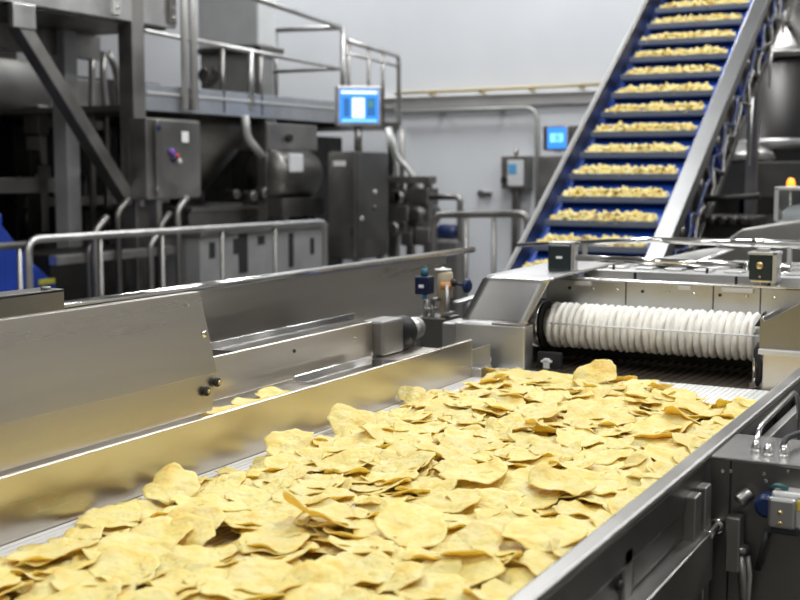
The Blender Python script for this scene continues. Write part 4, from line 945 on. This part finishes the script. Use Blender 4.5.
t = monitor('wall_terminal', 'small lit blue terminal screen beside the elevator rail', c, (1, 0, 0), .19, .21, .05, 1.60, [(.15, .85, .3, .72, SCRC), (.4, .7, .36, .66, BOXP)], SATIN, 'screen')
a, c2 = at(543, 126, 1, Y+.06), at(578, 150, 1, Y+.06); MB().box(a.x, c2.x, Y+.06, Y+.14, c2.z, a.z).build('back_box', MSTEEL, t, bev=.006)
a, c2 = at(538, 156, 1, Y), at(572, 200, 1, Y)
b = MB(); b.box(a.x, c2.x, Y, Y+.25, c2.z, a.z); b.box(a.x+.05, a.x+.1, Y+.1, Y+.15, 0, c2.z); b.box(c2.x-.1, c2.x-.05, Y+.1, Y+.15, 0, c2.z)
tag(b.build('terminal_cabinet', MSTEEL, None, bev=.008, loc=((a.x+c2.x)/2, Y+.1, 0)), 'grey cabinet on legs under the small blue terminal screen', 'cabinet')

# ------------------------------------------------------------------ right background
t = thing('storage_tank', 'big dark cylindrical steel tank at the right picture edge', 'tank', (-1.35, 8.2, 0))
q = at(812, 100, 1, 8.2)
zz = lambda py: at(800, py, 1, 8.2).z
b = MB(); b.lathe([(.30, 0), (.42, .02), (.42, zz(60))], (q.x, 8.2, 0), (0, 0, 1), 40); b.build('shell', TANKM, t, bev=0)
b = MB(); b.lathe([(.42, 0), (.44, .01), (.44, .04), (.42, .05), (.35, .08), (.30, .26), (.28, .30), (.28, 1.2)], (q.x, 8.2, zz(62)), (0, 0, 1), 40); b.build('neck', MSTEEL, t, bev=0)
b = MB(); b.lathe([(.42, 0), (.47, .01), (.47, .06), (.42, .07)], (q.x, 8.2, zz(150)), (0, 0, 1), 40); b.build('flange', SATIN, t, bev=0)
p = at(762, 30, 1, 8.2); MB().tube([(q.x-.45, 8.0, 0), (q.x-.45, 8.0, 2.1)], .012, 8).build('stay_pipe', GREYP, t, bev=0)
MB().tube([(q.x-.1, 7.75, zz(30)), (q.x-.1, 7.75, 3.3)], .05, 14).build('pipe', CHROME, t, bev=0)
MB().box(q.x-.12, q.x-.08, 7.78, 8.0, zz(32), zz(28)).build('pipe_clamp', SATIN, t)
# machine below
t = thing('packing_machine', 'brownish steel machine casing below the tank at the right', 'machine', (-1.3, 7.2, 0))
a = at(705, 165, 1, 7.2)
MB().box(a.x, -.4, 7.2, 7.6, .3, a.z+.02).build('casing', DSTEEL, t, bev=.01)
for px, py in ((725, 205), (760, 205)): q = at(px, py, 1, 7.19); MB().box(q.x-.12, q.x+.12, 7.185, 7.2, q.z-.05, q.z+.05).build('vent', BLACKM, t)
q = at(735, 150, 1, 7.4); MB().lathe([(.2, 0), (.24, .02), (.22, .06), (.10, .12)], (q.x, 7.4, a.z+.02), (0, 0, 1), 24).build('lid', SATIN, t, bev=0)
for x in (a.x+.05, -.5): MB().box(x-.04, x+.04, 7.25, 7.33, 0, .3).build('leg', DSTEEL, t)
t = thing('drive_unit', 'dark drive unit with small round heads beside the elevator foot', 'motor', (-1.1, 5.4, 0))
Y = 5.4
a, c = at(692, 205, 1, Y), at(752, 262, 1, Y)
MB().box(a.x, c.x, Y, Y+.3, c.z-.3, a.z-.05).build('case', BLACKM, t, bev=.01)
for px in (702, 713, 724, 735, 746):
    q = at(px, 214, 1, Y); MB().lathe([(.018, 0), (.022, .01), (.022, .04), (.012, .05)], (q.x, Y, q.z-.03), (0, -1, 0), 12).build('head', TANKM, t, bev=0)
b = MB(); p0, p1 = at(690, 200, 1, Y), at(760, 196, 1, Y); b.tube([(p0.x, Y, p0.z), (p1.x, Y, p1.z)], .014, 8); b.tube([(p0.x+.03, Y, p0.z), (p0.x+.03, Y, 0)], .014, 8); b.build('pipe', BLACKM, t, bev=0)
for x in (a.x+.05, c.x-.05): MB().box(x-.03, x+.03, Y+.1, Y+.16, 0, c.z-.25).build('leg', DSTEEL, t)
b = MB(); a = at(700, 100, 1, 9.2); b.box(a.x, 2.6, 9.2, 9.5, 0, 3.6)
for i in range(6): b.box(a.x+.1+i*.7, a.x+.14+i*.7, 9.17, 9.2, .1, 3.5)
tag(b.build('steel_enclosure', MSTEEL, None, bev=.01, loc=(0, 9.3, 0)), 'tall dark steel enclosure wall behind the storage tank', 'enclosure')
# hopper sheets
t = thing('discharge_hood', 'sloping grey steel hood behind the right sensor box', 'hood', (-.7, 3.75, 0))
Y = 3.6
pts = [at(688, 266, 1, Y), at(742, 229, 1, Y), at(795, 221, 1, Y), at(860, 221, 1, Y), at(860, 290, 1, Y), at(688, 275, 1, Y)]
MB().prism(pts, (0, .35, 0)).build('shell', MSTEEL, t, bev=.006)
for x in (pts[0].x+.06, pts[3].x-.05): MB().box(x-.02, x+.02, Y+.15, Y+.19, 0, pts[5].z).build('leg', MSTEEL, t)
Y = 4.3
t = thing('clear_box', 'clear plastic box with white filling at the right picture edge', 'box', (-.7, Y, 0))
a, c = at(776, 188, 1, Y), at(830, 222, 1, Y); w = .006
b = MB()
b.box(a.x, c.x, Y, Y+w, c.z, a.z); b.box(a.x, c.x, Y+.2, Y+.2+w, c.z, a.z); b.box(a.x, a.x+w, Y+w, Y+.2, c.z, a.z); b.box(c.x-w, c.x, Y+w, Y+.2, c.z, a.z)
b.build('walls', GLASS, t, bev=0)
b = MB(); b.box(a.x-.004, c.x+.004, Y-.004, Y+.21, a.z-.008, a.z+.004); b.build('top_rim', PALE, t, bev=.002)
b = MB(); b.box(a.x, c.x, Y, Y+.206, c.z-.012, c.z); b.build('base', PALE, t, bev=.002)
MB().box(a.x-.004, a.x+.010, Y-.004, Y+.006, c.z, a.z).build('corner_post', PALE, t, bev=.001)
b = MB(); b.lathe([(.085, 0), (.085, .03), (.06, .05), (.02, .058)], ((a.x+c.x)/2-.0, Y+.1, c.z), (0, 0, 1), 24); b.build('filling', FOAM, t, bev=0)
MB().box(a.x+.02, a.x+.06, Y+.05, Y+.15, 0, c.z-.012).build('stand', MSTEEL, t)
Y = 5.0
t = thing('warning_beacon', 'small glowing amber beacon above the clear plastic box', 'beacon', (-.89, Y, 0))
q = at(791, 182, 1, Y)
MB().lathe([(.014, 0), (.017, .005), (.016, .022), (.010, .034), (.003, .036)], (q.x, Y, q.z-.02), (0, 0, 1), 16).build('lens', AMBER, t, bev=0)
MB().tube([(q.x, Y, 0), (q.x, Y, q.z-.02)], 0.004, 8).build('pole', DSTEEL, t, bev=0)

# ------------------------------------------------------------------ light and colour
w = bpy.data.worlds.new('world'); S.world = w; w.use_nodes = True
w.node_tree.nodes['Background'].inputs['Color'].default_value = (.9, .95, 1, 1); w.node_tree.nodes['Background'].inputs['Strength'].default_value = .1
S.view_settings.view_transform = 'Standard'; S.view_settings.look = 'None'; S.view_settings.exposure = 0.0; S.view_settings.gamma = 1
S.view_settings.use_curve_mapping = False
